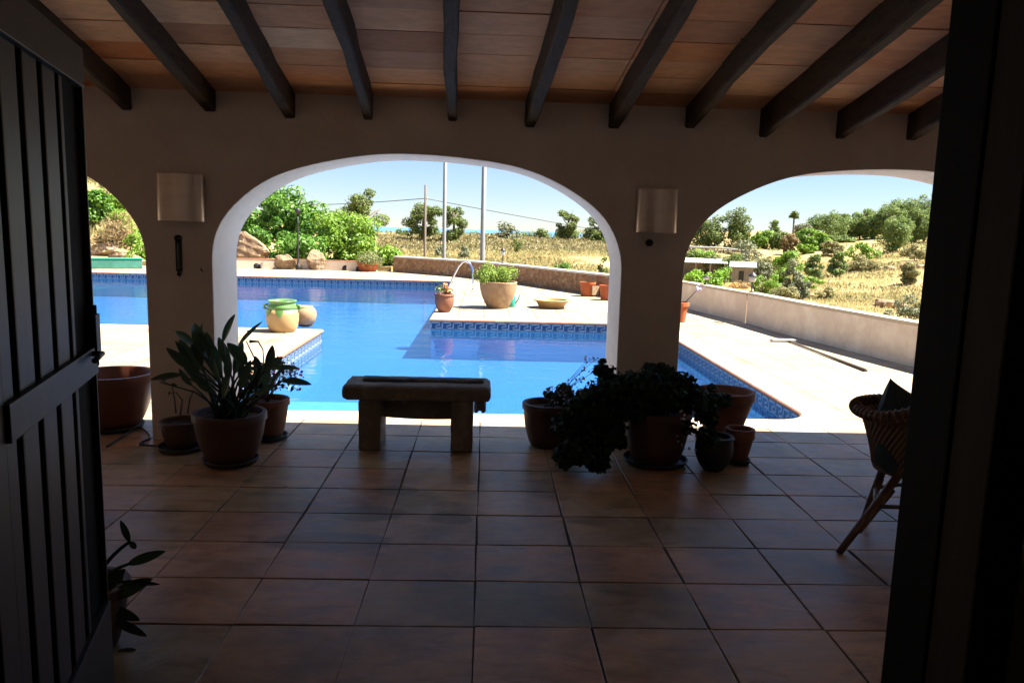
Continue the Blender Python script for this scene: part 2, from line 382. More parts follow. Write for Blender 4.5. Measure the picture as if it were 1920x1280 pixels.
def stonewall_material():
    m, nt, b = nodes('rubble stone facing')
    v = coord(nt); vo = N(nt, 'ShaderNodeTexVoronoi'); vo.feature = 'F1'; vo.inputs['Scale'].default_value = 9; nt.links.new(v, vo.inputs[0])
    vd = N(nt, 'ShaderNodeTexVoronoi'); vd.feature = 'DISTANCE_TO_EDGE'; vd.inputs['Scale'].default_value = 9; nt.links.new(v, vd.inputs[0])
    sp = N(nt, 'ShaderNodeSeparateColor'); nt.links.new(vo.outputs['Color'], sp.inputs[0])
    c = ramp(nt, sp.outputs[0], [(0, (.24, .12, .055)), (.4, (.38, .22, .11)), (.7, (.31, .16, .075)), (1, (.44, .30, .17))])
    n = noise(nt, 14, 8, .7, v)
    c = mixc(nt, .4, c, ramp(nt, n.outputs['Fac'], [(.3, (.5, .45, .4)), (.7, (1, 1, 1))]), 'MULTIPLY')
    e = math_(nt, 'MULTIPLY', vd.outputs['Distance'], 16, True)
    c = mixc(nt, e, (.2, .13, .08), c)
    nt.links.new(c, b.inputs['Base Color']); b.inputs['Roughness'].default_value = .9
    bump(nt, b, e, .6, .02); return m
M['stonewall'] = stonewall_material()

def ground_material():
    m, nt, b = nodes('dry meadow ground')
    w = world(nt)
    n1 = noise(nt, .045, 6, .6, w, .6); n2 = noise(nt, .35, 7, .65, w); n3 = noise(nt, 4, 8, .7, w)
    c = ramp(nt, n1.outputs['Fac'], [(.33, (.17, .15, .06)), (.45, (.34, .26, .12)), (.55, (.46, .35, .14)), (.68, (.29, .22, .125))])
    c = mixc(nt, .55, c, ramp(nt, n2.outputs['Fac'], [(.32, (.13, .14, .05)), (.48, (.34, .25, .125)), (.66, (.50, .39, .21))]))
    c = mixc(nt, .5, c, ramp(nt, n3.outputs['Fac'], [(.3, (.70, .67, .6)), (.7, (1.15, 1.12, 1.06))]), 'MULTIPLY')
    nt.links.new(c, b.inputs['Base Color']); b.inputs['Roughness'].default_value = .95; b.inputs['Specular IOR Level'].default_value = .1
    bump(nt, b, n3.outputs['Fac'], .8, .12); return m
M['ground'] = ground_material()
def sea_material():
    m, nt, b = nodes('sea water')
    w = world(nt); n = noise(nt, .002, 5, .5, w)
    c = ramp(nt, n.outputs['Fac'], [(.3, (.06, .17, .33)), (.7, (.08, .21, .38))]); nt.links.new(c, b.inputs['Base Color'])
    b.inputs['Roughness'].default_value = .45; return m
M['sea'] = sea_material()
M['grass'] = leafmat('dry grass blades', (.34, .29, .13), (.44, .37, .18), (.53, .46, .25), .5, .8, .08)
M['scrub'] = leafmat('field scrub', (.17, .175, .07), (.27, .26, .11), (.40, .34, .19), .4, .8, .1)

# ------------------------------------------------------------------ terrain
def sm(a, b, t): 
    t = min(1, max(0, (t-a)/(b-a))); return t*t*(3-2*t)
def prof(pts, d):
    for (d0, z0), (d1, z1) in zip(pts, pts[1:]):
        if d <= d1: return z0+(z1-z0)*(max(d, d0)-d0)/(d1-d0)
    return pts[-1][1]
PC = [(0, -1.0), (30, -1.0), (60, -.9), (110, -.2), (135, -.1), (160, -.2), (260, -14), (900, -95), (1600, -150), (6000, -160)]
PR = [(0, -1.6), (15, -1.9), (40, -2.9), (75, -3.3), (105, -2.6), (150, -.1), (200, 1.8), (300, 3), (500, -20), (1600, -150), (6000, -160)]
PH = [(0, -2.4), (15, -2.5), (40, -3.0), (75, -2.6), (105, -.9), (150, 1.2), (200, 4.2), (300, 9), (600, 20), (1600, -40), (6000, -160)]
PL = [(0, -.2), (28, -.1), (34, .3), (60, 4.5), (100, 9), (200, 14), (500, 10), (1600, -60), (6000, -160)]
def terrain(x, y):
    dx, dy = x-CAM[0], y-CAM[1]; d = math.hypot(dx, dy); a = math.atan2(dx, dy)
    c, r, h, l = prof(PC, d), prof(PR, d), prof(PH, d), prof(PL, d)
    z = c*(1-sm(.13, .27, a))+r*sm(.13, .27, a); z = z*(1-sm(.36, .55, a))+h*sm(.36, .55, a)
    t = sm(-.24, -.40, a) if False else 1-sm(-.42, -.22, a)
    z = z*(1-t)+l*t
    if a > 1.2 or a < -1.2: z = -1.2
    k = min(1, d/60)*.22 if d < 300 else .22
    z += k*(math.sin(x*.19+y*.07)+math.sin(y*.13-x*.05)+.5*math.sin(x*.41-y*.33))
    return z
mb = MB(); vs = []; ds = [3+i*1.6 for i in range(30)]+[52+i*4 for i in range(50)]+[260*1.22**i for i in range(18)]
an = [(-PI+2*PI*i/144) for i in range(36)]+[-PI/2+PI*i/220 for i in range(221)]+[PI/2+PI*i/72 for i in range(1, 36)]
an = sorted(set(round(v, 5) for v in an))
for d in ds:
    for a in an:
        x, y = CAM[0]+d*math.sin(a), CAM[1]+d*math.cos(a); z = terrain(x, y)
        if -15.8 < x < 5.3 and y < 25.2: z = min(z, -3.2)     # cut away for the pool and the built terrace
        elif d < 27: z = min(z, -.55)
        vs.append((x, y, z))
n = len(an); fs = [(i*n+k, (i+1)*n+k, (i+1)*n+(k+1) % n, i*n+(k+1) % n) for i in range(len(ds)-1) for k in range(n)]
mb.add(vs, fs, True)
# extend down near the camera with a simple cap
vs0 = [(CAM[0], CAM[1], -3.2)]+vs[:n]; mb.add(vs0, [(0, k+1, (k+1) % n+1) for k in range(n)])
struct('terrain', mb, M['ground'])
mb = MB(); R0 = 45000; mb.add([(R0*math.sin(2*PI*k/64), R0*math.cos(2*PI*k/64), -128) for k in range(64)], [tuple(range(64))[::-1]]); struct('sea', mb, M['sea'])

# ------------------------------------------------------------------ pool + deck
PX0, PX1, PY0, PY1 = -2.55, 3.07, 3.74, 10.9     # near basin
FX0, FX1, FY0, FY1 = -13.2, -.95, 9.25, 20.9      # far basin
rc = .36
pool_out = [(PX0, PY0)]
for i in range(9): w = -PI/2+PI/2*i/8; pool_out.append((PX1-rc+rc*math.cos(w), PY0+rc+rc*math.sin(w)))
pool_out += [(PX1, PY1), (FX1, PY1), (FX1, FY1), (FX0, FY1), (FX0, FY0), (PX0, FY0-.15)]
par_in = [(6.35, 2.4), (5.71, 6.57), (5.22, 9.4), (4.97, 11.53), (4.50, 14.02)]
stone_in = [(4.50, 14.02), (3.08, 16.6), (2.1, 18.4), (1.0, 20.5), (-.55, 22.7), (-2.45, 24.26), (-3.1, 24.75)]
deck_out = [(-14.5, 3.3), (6.2, 3.3)]+[(x+.1, y) for x, y in par_in[1:]]+[(x+.08, y+.08) for x, y in stone_in[1:]]+[(-4.5, 25.6), (-9, 25.2), (-14.5, 24.2)]
def flat_poly(outer, holes, z, up=True):
    polys = [[Vector((x, y, 0)) for x, y in outer]]+[[Vector((x, y, 0)) for x, y in h] for h in holes]
    tri = tessellate_polygon(polys); pts = [p for q in polys for p in q]; fs = []
    for t in tri:
        a, b, c = (pts[i] for i in t)
        fs.append(tuple(t) if (b-a).cross(c-a).z > 0 else tuple(t)[::-1])
    return [(p.x, p.y, z) for p in pts], fs
def offset_poly(poly, d):
    n = len(poly); out = []
    for i in range(n):
        p0, p1, p2 = Vector(poly[i-1]), Vector(poly[i]), Vector(poly[(i+1) % n])
        n1 = (p1-p0).normalized(); n2 = (p2-p1).normalized(); n1 = Vector((n1.y, -n1.x)); n2 = Vector((n2.y, -n2.x))
        b = (n1+n2); b /= max(.3, (1+n1.dot(n2))); out.append(tuple(p1+b*d))
    return out
cop_out = offset_poly(pool_out, .30)
vs, fs = flat_poly(deck_out, [cop_out], -.001); mb = MB().add(vs, fs); struct('pool_deck', mb, M['deck'])
# coping with a rounded, slightly overhanging red nose
mb = MB(); nose = [(.30, -.002), (.29, .002), (.05, .004), (-.015, .000), (-.032, -.012), (-.036, -.028), (-.028, -.042), (0.0, -.048)]
rings = [[(x, y, z) for x, y in offset_poly(pool_out, o)] for o, z in nose]; n = len(pool_out)
for a, b in zip(rings[:3], rings[1:4]):
    mb.add(a+b, [(k, (k+1) % n, n+(k+1) % n, n+k) for k in range(n)])
struct('pool_coping', mb, M['deck_edge'])
mb = MB()
for a, b in zip(rings[3:], rings[4:]):
    mb.add(a+b, [(k, (k+1) % n, n+(k+1) % n, n+k) for k in range(n)])
struct('coping_nose', mb, M['coping'])
# basin walls and floor
WZ = -.19; DZ = -.74
mb = MB(); n = len(pool_out)
top = [(x, y, -.045) for x, y in pool_out]; bot = [(x, y, DZ) for x, y in pool_out]
mb.add(top+bot, [(k, n+k, n+(k+1) % n, (k+1) % n) for k in range(n)])
vs, fs = flat_poly(pool_out, [], DZ); mb.add(vs, fs)
struct('pool_basin', mb, M['pool'])
mb = MB(); mb.box((PX0+.01, PY0+.01, DZ+.01), (-.62, 5.55, -.33), bev=.03)
M['shelf'] = mat('light blue step mosaic', (.085, .28, .43), (.065, .245, .40), 6, .5, 0); struct('pool_step', mb, M['shelf'])
vs, fs = flat_poly(offset_poly(pool_out, .0), [], WZ); struct('pool_water', MB().add(vs, fs), M['water'])
# greek key border
band = MB(); key = MB()
def border(p, q, nrm):
    p = Vector((*p, 0)); q = Vector((*q, 0)); L = (q-p).length; t = (q-p)/L; nn = Vector((*nrm, 0))
    z1, z0 = -.047, WZ-.16
    a, b = p+nn*.004, q+nn*.004
    band.add([(a.x, a.y, z0), (b.x, b.y, z0), (b.x, b.y, z1), (a.x, a.y, z1)], [(0, 1, 2, 3)])
    k = max(1, round(L/.2)); u = L/k
    def seg(x0, x1, h0, h1):
        A = p+t*x0+nn*.007; B = p+t*x1+nn*.007
        key.add([(A.x, A.y, h0), (B.x, B.y, h0), (B.x, B.y, h1), (A.x, A.y, h1)], [(0, 1, 2, 3)])
    zb, zt = -.172, -.058; H = zt-zb; lw = .0195
    seg(0, L, zb-.016, zb-.006); seg(0, L, zt+.003, zt+.010)
    for i in range(k):
        o = i*u
        for (x0, y0, x1, y1) in ((0, 0, .58, 0), (.58, 0, .58, .5), (.26, .5, .58, .5), (.26, .5, .26, 1), (.26, 1, 1, 1), (1, 0, 1, 1)):
            xa, xb = sorted((x0, x1)); ya, yb = sorted((y0, y1))
            seg(o+xa*u-(lw/2 if xa == xb else 0), o+xb*u+lw/2, zb+ya*(H-lw), zb+yb*(H-lw)+lw)
            seg(o+xa*u-(lw/2 if xa == xb else 0), o+xb*u+lw/2, zb-.145+ya*(H-lw), zb-.145+yb*(H-lw)+lw)   # key row repeated under water, drawn in as the border's reflection
    seg(0, L, z0+.02, z0+.03)
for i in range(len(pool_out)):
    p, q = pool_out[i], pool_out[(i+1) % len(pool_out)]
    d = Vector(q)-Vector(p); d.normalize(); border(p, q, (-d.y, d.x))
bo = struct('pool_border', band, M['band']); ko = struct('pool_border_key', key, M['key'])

# ------------------------------------------------------------------ covered terrace floor, individual tiles
mb = MB(); TX, TY = .5, .4245; r = random.Random(3)
for j in range(-5, 8):
    for i in range(-13, 13):
        x0, y0 = i*TX, j*TY; g = r.uniform(.0022, .006); g2 = r.uniform(.0022, .006)
        y1 = min(y0+TY-g, 3.32)
        dz = r.uniform(-.0012, .0012); jt = lambda: r.uniform(-.0042, .0042)
        c = [(x0+g+jt(), y0+g2+jt()), (x0+TX-g+jt(), y0+g2+jt()), (x0+TX-g+jt(), y1+jt()), (x0+g+jt(), y1+jt())]
        tz = [dz+r.uniform(-.0008, .0008) for _ in c]; e = .004
        cx, cy = x0+TX/2, (y0+y1)/2
        ins = [(x+(e if x < cx else -e), y+(e if y < cy else -e)) for x, y in c]
        V = [(x, y, -.006) for x, y in c]+[(x, y, t-.0015) for (x, y), t in zip(c, tz)]+[(x, y, t) for (x, y), t in zip(ins, tz)]
        mb.add(V, [(0, 1, 5, 4), (1, 2, 6, 5), (2, 3, 7, 6), (3, 0, 4, 7), (4, 5, 9, 8), (5, 6, 10, 9), (6, 7, 11, 10), (7, 4, 8, 11), (8, 9, 10, 11)])
struct('terrace_floor', mb, M['tile'])
mb = MB(); mb.box((-6.6, -6.2, -.25), (6.6, 3.30, -.0055)); struct('floor_bed', mb, M['grout'])

# ------------------------------------------------------------------ the house
house = thing('house', 'pale plastered house with three pool-side arches, beamed terracotta ceiling and dark doors', 'house', (0, 2.72, 0))
def hpart(mb, name, m, **k):
    o = mb.build(name, m, None, **k); o.parent = house; o.matrix_parent_inverse = Matrix.Translation((0, -2.72, 0)); return o
WY0, WY1, WT = 2.72, 3.28, 2.72
AR = [(-3.99, 1.515), (-.48, 1.51), (3.0, 1.5)]
def arch_curve(cx, rx, n=96):
    out = [(cx-rx, 0.0), (cx-rx, .7)]
    for i in range(n+1):
        w = PI-PI*i/n; c, s = math.cos(w), math.sin(w); e = 2/2.2
        out.append((cx+rx*math.copysign(abs(c)**e, c), 1.35+.82*abs(s)**e+.004*math.sin(i*.33+cx)+.003*math.sin(i*.11)))
    return out+[(cx+rx, .7), (cx+rx, 0.0)]
outline = [(-6.6, 0)]
for cx, rx in AR: outline += arch_curve(cx, rx)
outline += [(6.6, 0)]; nb = len(outline); outline += [(6.6, WT), (-6.6, WT)]
P2 = [Vector((x, z, 0)) for x, z in outline]; tri = tessellate_polygon([P2]); mb = MB()
V = [(x, WY0, z) for x, z in outline]+[(x, WY1, z) for x, z in outline]; n = len(outline); fs = []
for t in tri:
    a, b, c = (P2[i] for i in t); t = tuple(t) if (b-a).cross(c-a).z > 0 else tuple(t)[::-1]
    fs.append(t); fs.append(tuple(i+n for i in t[::-1]))
for k in range(n): fs.append((k, n+k, n+(k+1) % n, (k+1) % n))
mb.add(V, fs); arc = hpart(mb, 'arcade_wall', M['plaster']); arc['label'] = 'plaster wall pierced by three flattened arches'
bpy.context.view_layer.objects.active = arc
bv = arc.modifiers.new('soft', 'BEVEL'); bv.width = .018; bv.segments = 3; bv.limit_method = 'ANGLE'; bv.angle_limit = math.radians(50)
# ceiling boards and beams
SL = .2073; CZ = lambda y: 2.565+(WY0-y)*SL
mb = MB(); r = random.Random(5); y = 3.0; bx = [-2.571+.572*i for i in range(-7, 17)]
while y > -1.7:
    d = .262+r.uniform(-.012, .012)
    for i in range(len(bx)-1):
        x0, x1 = bx[i]+.004, bx[i+1]-.004; dz = r.uniform(0, .006); ya, yb = y-.003-r.uniform(0, .003), y-d+.003
        if x0 < -6.6 or x1 > 6.7: continue
        za, zb = CZ(ya)+dz, CZ(yb)+dz+r.uniform(-.002, .002); sa, sb = .0448*(WY0-ya), .0448*(WY0-yb)
        mb.add([(x0+sa, ya, za), (x1+sa, ya, za), (x1+sb, yb, zb), (x0+sb, yb, zb), (x0+sa, ya, za+.03), (x1+sa, ya, za+.03), (x1+sb, yb, zb+.03), (x0+sb, yb, zb+.03)],
               [(0, 1, 2, 3), (0, 4, 5, 1), (2, 6, 7, 3), (1, 5, 6, 2), (0, 3, 7, 4)])
    y -= d
hpart(mb, 'ceiling', M['ceiling'])
mb = MB(); mb.add([(-6.8, 3.29, CZ(3.29)+.04), (6.8, 3.29, CZ(3.29)+.04), (6.8, -6.4, CZ(-6.4)+.04), (-6.8, -6.4, CZ(-6.4)+.04),
                   (-6.8, 3.29, CZ(3.29)+.20), (6.8, 3.29, CZ(3.29)+.20), (6.8, -6.4, CZ(-6.4)+.20), (-6.8, -6.4, CZ(-6.4)+.20)],
                  [(0, 1, 2, 3), (7, 6, 5, 4), (0, 4, 5, 1), (1, 5, 6, 2), (2, 6, 7, 3), (3, 7, 4, 0)])
hpart(mb, 'roof', M['red_tile'])
# end grain beams, each a part; they run slightly askew to the wall
r = random.Random(9)
bxs = [(-2.571, 2.413), (-1.991, 2.417), (-1.421, 2.391), (-.87, 2.401), (-.268, 2.409), (.312, 2.383), (.907, 2.398), (1.47, 2.412), (2.026, 2.369), (2.591, 2.379), (3.115, 2.38), (3.69, 2.39), (4.27, 2.39), (-3.15, 2.40), (-3.72, 2.4)]
for i, (bx_, bz) in enumerate(bxs):
    mb = MB(); L = 4.35; ns = 16; w = .037+r.uniform(-.004, .004); hgt = .185
    rows = []
    for k in range(ns+1):
        s = -L*k/ns-0.0; cx = bx_+.012-.0438/.978*s*1.0*1.0; yy = WY0+.01+s; zc = bz-SL*s+r.uniform(-.004, .004)
        jx = r.uniform(-.006, .006)+.008*math.sin(k*.7+i*2.1); w = .037+.004*math.sin(k*.45+i*1.3)+r.uniform(-.0015, .0015); zt = CZ(yy)+.012
        pr = [(-w+.010, 0), (w-.010, 0), (w, .012), (w+r.uniform(-.002, .002), (zt-zc)), (-w, (zt-zc)), (-w, .012)]
        rows.append([(cx+jx+px, yy, zc+pz) for px, pz in pr])
    V = [p for q in rows for p in q]; m_ = 6
    fs = [(a*m_+b, a*m_+(b+1) % m_, (a+1)*m_+(b+1) % m_, (a+1)*m_+b) for a in range(ns) for b in range(m_)]+[tuple(range(m_))[::-1]]
    mb.add(V, fs); hpart(mb, 'beam', M['beam'])
# terrace end walls, house front wall with the door opening, inner room
DX0, DX1, DYo, DYi, DH = -1.04, .93, -1.46, -1.72, 2.215
mb = MB()
mb.box((-6.6, DYi, 0), (DX0-.08, DYo, 3.38)); mb.box((DX1+.085, DYi, 0), (6.6, DYo, 3.38)); mb.box((DX0-.0799, DYi, DH+.08), (DX1+.0849, DYo, 3.38))
hpart(mb, 'front_wall', M['plaster'])
for q in (-6.9, 6.6): mb = MB(); mb.box((q, -6.4, -.2), (q+.3, 3.28, 3.6)); hpart(mb, 'side_wall', M['plaster'])
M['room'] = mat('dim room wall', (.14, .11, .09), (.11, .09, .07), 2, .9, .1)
mb = MB(); mb.box((-2.6, -6.3, 2.5), (2.4, DYi-.002, 2.6)); mb.box((-2.7, -6.3, 0), (-2.6, DYi-.002, 2.6)); mb.box((2.4, -6.3, 0), (2.5, DYi-.002, 2.6)); mb.box((-2.7, -6.4, 0), (2.5, -6.3, 2.6))
hpart(mb, 'room_wall', M['room'])
mb = MB(); mb.box((DX0-.078, DYi-.03, 0), (DX0, DYo+.01, DH), bev=.004); mb.box((DX1, DYo-.14, 0), (DX1+.083, DYo+.01, DH), bev=.004); mb.box((DX0-.078, DYi-.03, DH+.001), (DX1+.083, DYo+.01, DH+.078), bev=.004)
hpart(mb, 'door_frame', M['black_wood'])
mb = MB(); mb.box((DX1+.004, DYo-.262, 0), (DX1+.084, DYo-.142, DH), bev=.006); hpart(mb, 'door_casing', M['brown_wood'])
# left door leaf: frame, rails, vertical boards, handle; opened outwards
def door_leaf(hx, hy, ang, wid, side, label):
    d = thing('door', None, None); del_ = d
    d.parent = house; d.matrix_parent_inverse = Matrix.Translation((0, -2.72, 0)); d.location = (hx, hy, .012); d.rotation_euler.z = ang; d['label'] = label
    # local: x along the leaf, y thickness
    H = 2.165; mb = MB(); t = .022
    for a, b in (((0, -t, 0), (.11, t, H)), ((wid-.012, -t-.004, 0), (wid, t+.004, H))): mb.box(a, b, bev=.003)
    for z0, z1 in ((0, .33), (1.135, 1.225), (H-.118, H)): mb.box((.1101, -t-.012, z0), (wid-.0121, t+.012, z1), bev=.003)
    mb.build('frame', M['door_wood'], d)
    for z0, z1 in ((.3301, 1.1349), (1.2251, H-.1181)):
        mb = MB(); x = .112; k = 0
        for x, x1 in ((.112, .19), (.235, .36), (.405, .53), (.575, .70), (.74, .775)): mb.box((x, -.020, z0), (x1, .020, z1), bev=.006)
        for x, x1 in ((.1121, .7749),): mb.box((x, -.005, z0), (x1, .005, z1))
        mb.build('panel', M['door_wood'], d)
        MB().box((.776, -.006, z0), (wid-.0122, .006, z1)).build('board', M['black_wood'], d)  # flat black board, painting in the shade beside the leaf's free edge
    mb = MB(); mb.box((wid-.05, side*.028-.012, 1.20), (wid+.012, side*.028+.012, 1.33), bev=.004); mb.tube([(wid-.02, side*.03, 1.16), (wid-.02, side*.03, 1.36)], .008, 8)
    mb.tube([(wid-.09, side*.03, 1.21), (wid-.09, side*.062, 1.21), (wid-.20, side*.062, 1.205)], .009, 8)
    mb.build('handle', M['dark_metal'], d)
    for z in (.25, 1.1, 1.9): MB().tube([(0, 0, z), (0, 0, z+.12)], .016, 8).build('hinge', M['dark_metal'], d)
    return d
ang = PI/2+.256
door_leaf(DX0-.005, DYo+.03, ang, 1.0, -1, 'dark boarded door leaf swung outwards')
door_leaf(DX1+.10, DYi-.06, -PI/2+.14, .98, 1, 'dark boarded door leaf folded back into the room')

# ------------------------------------------------------------------ wall fittings
def wall_lamp(px0, px1, py0, py1, label):
    a = YP(px0, py1, WY0-.1); b = YP(px1, py0, WY0-.1); cx, cz = (a[0]+b[0])/2, (a[2]+b[2])/2; w = (b[0]-a[0])/2; h = (b[2]-a[2])/2+.008
    t = thing('wall_lamp', label, 'wall lamp', (cx, WY0, cz), 0, 'wall lamps on the arch piers'); n = 20
    mb = MB(); P = [(-w*math.cos(PI*i/n), -.035-.085*math.sin(PI*i/n)) for i in range(n+1)]; Q = [(x*.97, y+.004) for x, y in P]
    V = [(x, y, -h) for x, y in P]+[(x, y, h) for x, y in P]+[(x, y, -h) for x, y in Q]+[(x, y, h) for x, y in Q]; m_ = n+1
    fs = []
    for i in range(n): fs += [(i, i+1, m_+i+1, m_+i), (2*m_+i, 3*m_+i, 3*m_+i+1, 2*m_+i+1), (i, 2*m_+i, 2*m_+i+1, i+1), (m_+i, m_+i+1, 3*m_+i+1, 3*m_+i)]
    fs += [(0, m_, 3*m_, 2*m_), (n, 2*m_+n, 3*m_+n, m_+n)]
    mb.add(V, fs, True); mb.build('lamp_shade', M['lamp'], t, sharp=.7)
    mb = MB(); mb.box((-w*.96, -.036, -h*.9), (w*.96, -.001, h*.9), bev=.004); mb.build('back_plate', M['lamp'], t)
    mb = MB(); mb.lathe([(.0, -.05), (.012, -.045), (.014, .0), (.03, .03), (.03, .06), (.012, .09), (0, .095)], (0, -.07, 0), 14); mb.build('bulb', M['white_paint'], t)
    return t
wall_lamp(289, 376, 329, 411, 'curved metal wall lamp on the left pier above the long thermometer')
wall_lamp(1194, 1277, 358, 433, 'curved metal wall lamp on the right pier above the small socket')
a = YP(334, 477, WY0-.02)
t = thing('wall_thermometer', 'slim dark ornamental wall thermometer hanging on the left pier', 'thermometer', (a[0], WY0, a[2]))
mb = MB(); mb.box((-.022, -.018, -.125), (.022, -.001, .11), bev=.006); mb.lathe([(0, -.012), (.026, -.01), (.026, .01), (0, .012)], (0, -.012, .115), 16, Matrix.Rotation(PI/2, 4, 'X')); mb.lathe([(0, -.03), (.018, -.012), (.01, .012), (0, .02)], (0, -.012, -.135), 12)
mb.build('case', M['dark_metal'], t); mb = MB(); mb.tube([(0, -.021, -.10), (0, -.021, .09)], .005, 8); mb.build('tube', M['metal'], t)
a = YP(1217, 455, WY0); mb = MB(); mb.lathe([(0, 0), (.026, 0), (.026, .022), (.016, .028), (.016, .02), (0, .02)], (0, 0, 0), 16, Matrix.Rotation(PI/2, 4, 'X'))
tag(mb.build('wall_socket', M['dark_metal'], None, (a[0], WY0-.001, a[2])), 'small round dark socket on the right pier', 'socket')
a = YP(380, 508, WY0); mb = MB(); mb.tube([(0, 0, 0), (0, -.025, .004), (0, -.032, .02)], .005, 6)
tag(mb.build('wall_hook', M['dark_metal'], None, (a[0], WY0, a[2])), 'tiny dark hook low on the left pier beside the arch', 'hook')

# ------------------------------------------------------------------ stone bench with things on it
t = thing('stone_bench', 'heavy stone bench with thick rounded top standing before the middle arch', 'bench', (-.47, 2.70, 0))
def block(mb, a, b, seed, amp=.006, bev=.02, sub=3):
    bm = bmesh.new(); bmesh.ops.create_cube(bm, size=1)
    bmesh.ops.transform(bm, matrix=Matrix.Translation([(a[i]+b[i])/2 for i in range(3)]) @ Matrix.Diagonal([b[i]-a[i] for i in range(3)]+[1]), verts=bm.verts)
    bmesh.ops.bevel(bm, geom=bm.edges[:], offset=bev, segments=3, affect='EDGES', profile=.55)
    bmesh.ops.subdivide_edges(bm, edges=[e for e in bm.edges if e.calc_length() > .08], cuts=sub, use_grid_fill=True)
    rr = random.Random(seed)
    for v in bm.verts: v.co += Vector((rr.uniform(-1, 1), rr.uniform(-1, 1), rr.uniform(-1, 1)))*amp
    mb.bm(bm, True)
mb = MB(); block(mb, (-.545, -.20, .385), (.545, .20, .50), 1, .003, .04); mb.build('seat', M['stone'], t)
for sx in (-.345, .335):
    mb = MB(); block(mb, (sx-.08, -.17, 0), (sx+.08, .17, .384), 2, .004, .015); mb.build('leg', M['stone'], t)
mb = MB(); V = []; n = 16
for yy in (.02, .07):
    for i in range(n+1): x = -.262+.514*i/n; V.append((x, yy, .205+.008*(abs(2*i/n-1))**2-.008*i/n))
    for i in range(n+1): x = -.262+.514*i/n; V.append((x, yy, .383))
m_ = n+1; fs = []
for i in range(n): fs += [(i, i+1, m_+i+1, m_+i), (2*m_+i, 3*m_+i, 3*m_+i+1, 2*m_+i+1), (i, 2*m_+i, 2*m_+i+1, i+1)]
mb.add(V, fs); mb.build('apron', M['stone'], t)
t2 = thing('folded_cloth', 'long narrow folded grey cloth lying along the stone bench top', 'cloth', (-.43, 2.715, .502))
mb = MB(); n = 40; V = []; rr = random.Random(4)
for i in range(n+1):
    x = -.45+.9*i/n; j = rr.uniform(-.006, .006)
    V += [(x, -.055+j, 0), (x, -.062+j, .014), (x, -.03, .026+j*.5), (x, .02, .024-j*.6), (x, .05-j, .02), (x, .06, .004)]
fs = [(i*6+k, (i+1)*6+k, (i+1)*6+(k+1) % 6, i*6+(k+1) % 6) for i in range(n) for k in range(6)]+[tuple(range(6)), tuple(n*6+k for k in range(6))[::-1]]
mb.add(V, fs, True); mb.build('cloth', M['cloth'], t2)
mb = MB(); V = []; n = 10
for k in range(7):
    for i in range(n+1): V.append((-.01+.085*i/n+.004*k/6, .012*math.sin(i*1.9+k*.3)-.003*k, -.155*k/6-.01*math.sin(i)))
fs = [(k*(n+1)+i, k*(n+1)+i+1, (k+1)*(n+1)+i+1, (k+1)*(n+1)+i) for k in range(6) for i in range(n)]
mb.add(V, fs, True); o = mb.build('hanging_rag', M['cloth'], None, (-.04, 2.94, .375)); tag(o, 'dark rag hanging down under the right rear end of the bench', 'rag')
s_ = o.modifiers.new('t', 'SOLIDIFY'); s_.thickness = .008

# ------------------------------------------------------------------ pots
def pot_profile(R, H, rb=.68, rim=.06, wall=.02, belly=0, lip=.012, n=9):
    """outside profile from the base up, over the rim and down the inside"""
    P = [(R*rb*.93, 0), (R*rb, .006)]
    for i in range(1, n+1):
        t = i/n; rr = R*(rb+(1-rb)*t**.85)+belly*math.sin(PI*t)*R; P.append((rr-(0 if t < 1 else 0), (H-rim)*t))
    P += [(P[-1][0]+lip, H-rim+.004), (R+lip, H-.008), (R+lip-.005, H), (R-wall+.004, H), (R-wall, H-.01), (R-wall-.004, H*.86), (0, H*.855)]
    return P
def pot(name, label, cat, loc, R, H, m, rb=.68, rim=.05, belly=0, saucer=None, group=None, soil=True, lip=.012, fill=.86, wall=.02):
    t = thing(name, label, cat, loc, 0, group); z0 = .028 if saucer else 0
    P = pot_profile(R, H-z0, rb, rim, wall, belly, lip)[:-2]
    P += [(R-wall-.004, (H-z0)*fill), (0, (H-z0)*fill-.004)] if soil else [(P[-1][0]*.97, (H-z0)*.6), (R*rb-wall, .03), (0, .025)]
    MB().lathe([(r, z+z0) for r, z in P], n=40, wob=.004).build('pot', M[m], t, sharp=.6)
    if saucer:
        q = saucer; MB().lathe([(q*.82, 0), (q*.9, .004), (q, .036), (q-.004, .04), (q-.012, .038), (q*.86, .012), (0, .012)], n=40).build('saucer', M['saucer'], t, sharp=.6)
    if soil: MB().lathe([(R-wall-.006, (H-z0)*(fill-.01)+z0), ((R-wall)*.5, (H-z0)*fill+z0+.006), (0, (H-z0)*fill+z0+.01)], n=28, wob=.02).build('soil', M['soil'], t)
    return t
def at(px, py, z=0): p = G(px, py, z); return (float(p[0]), float(p[1]), z)

# left group
OB = at(433, 866); OS = at(342, 842)
pot('empty_planter', 'big round red-brown plastic planter, empty, left of the left pier', 'planter', tuple(G(216, 802))[:2]+(0,), .30, .45, 'brown_plastic', .60, .07, .05, .22, 'flower pots round the left pier', False, .014)
bop = pot('potted_plant', 'tall strap-leaved plant in a wide ribbed pot before the left pier', 'potted plant', OB, .235, .36, 'terracotta_dark', .66, .055, .05, .19, 'flower pots round the left pier')
p2 = pot('potted_plant', 'small dark pot with a few reddish stems at the left pier corner', 'potted plant', OS, .14, .22, 'terracotta_dark', .72, .04, .03, .17, 'flower pots round the left pier')
p3 = pot('potted_plant', 'pot of magenta flowers half hidden behind the strap-leaved plant', 'potted plant', tuple(at(503, 822)), .155, .32, 'terracotta', .70, .05, .02, .15, 'flower pots round the left pier')

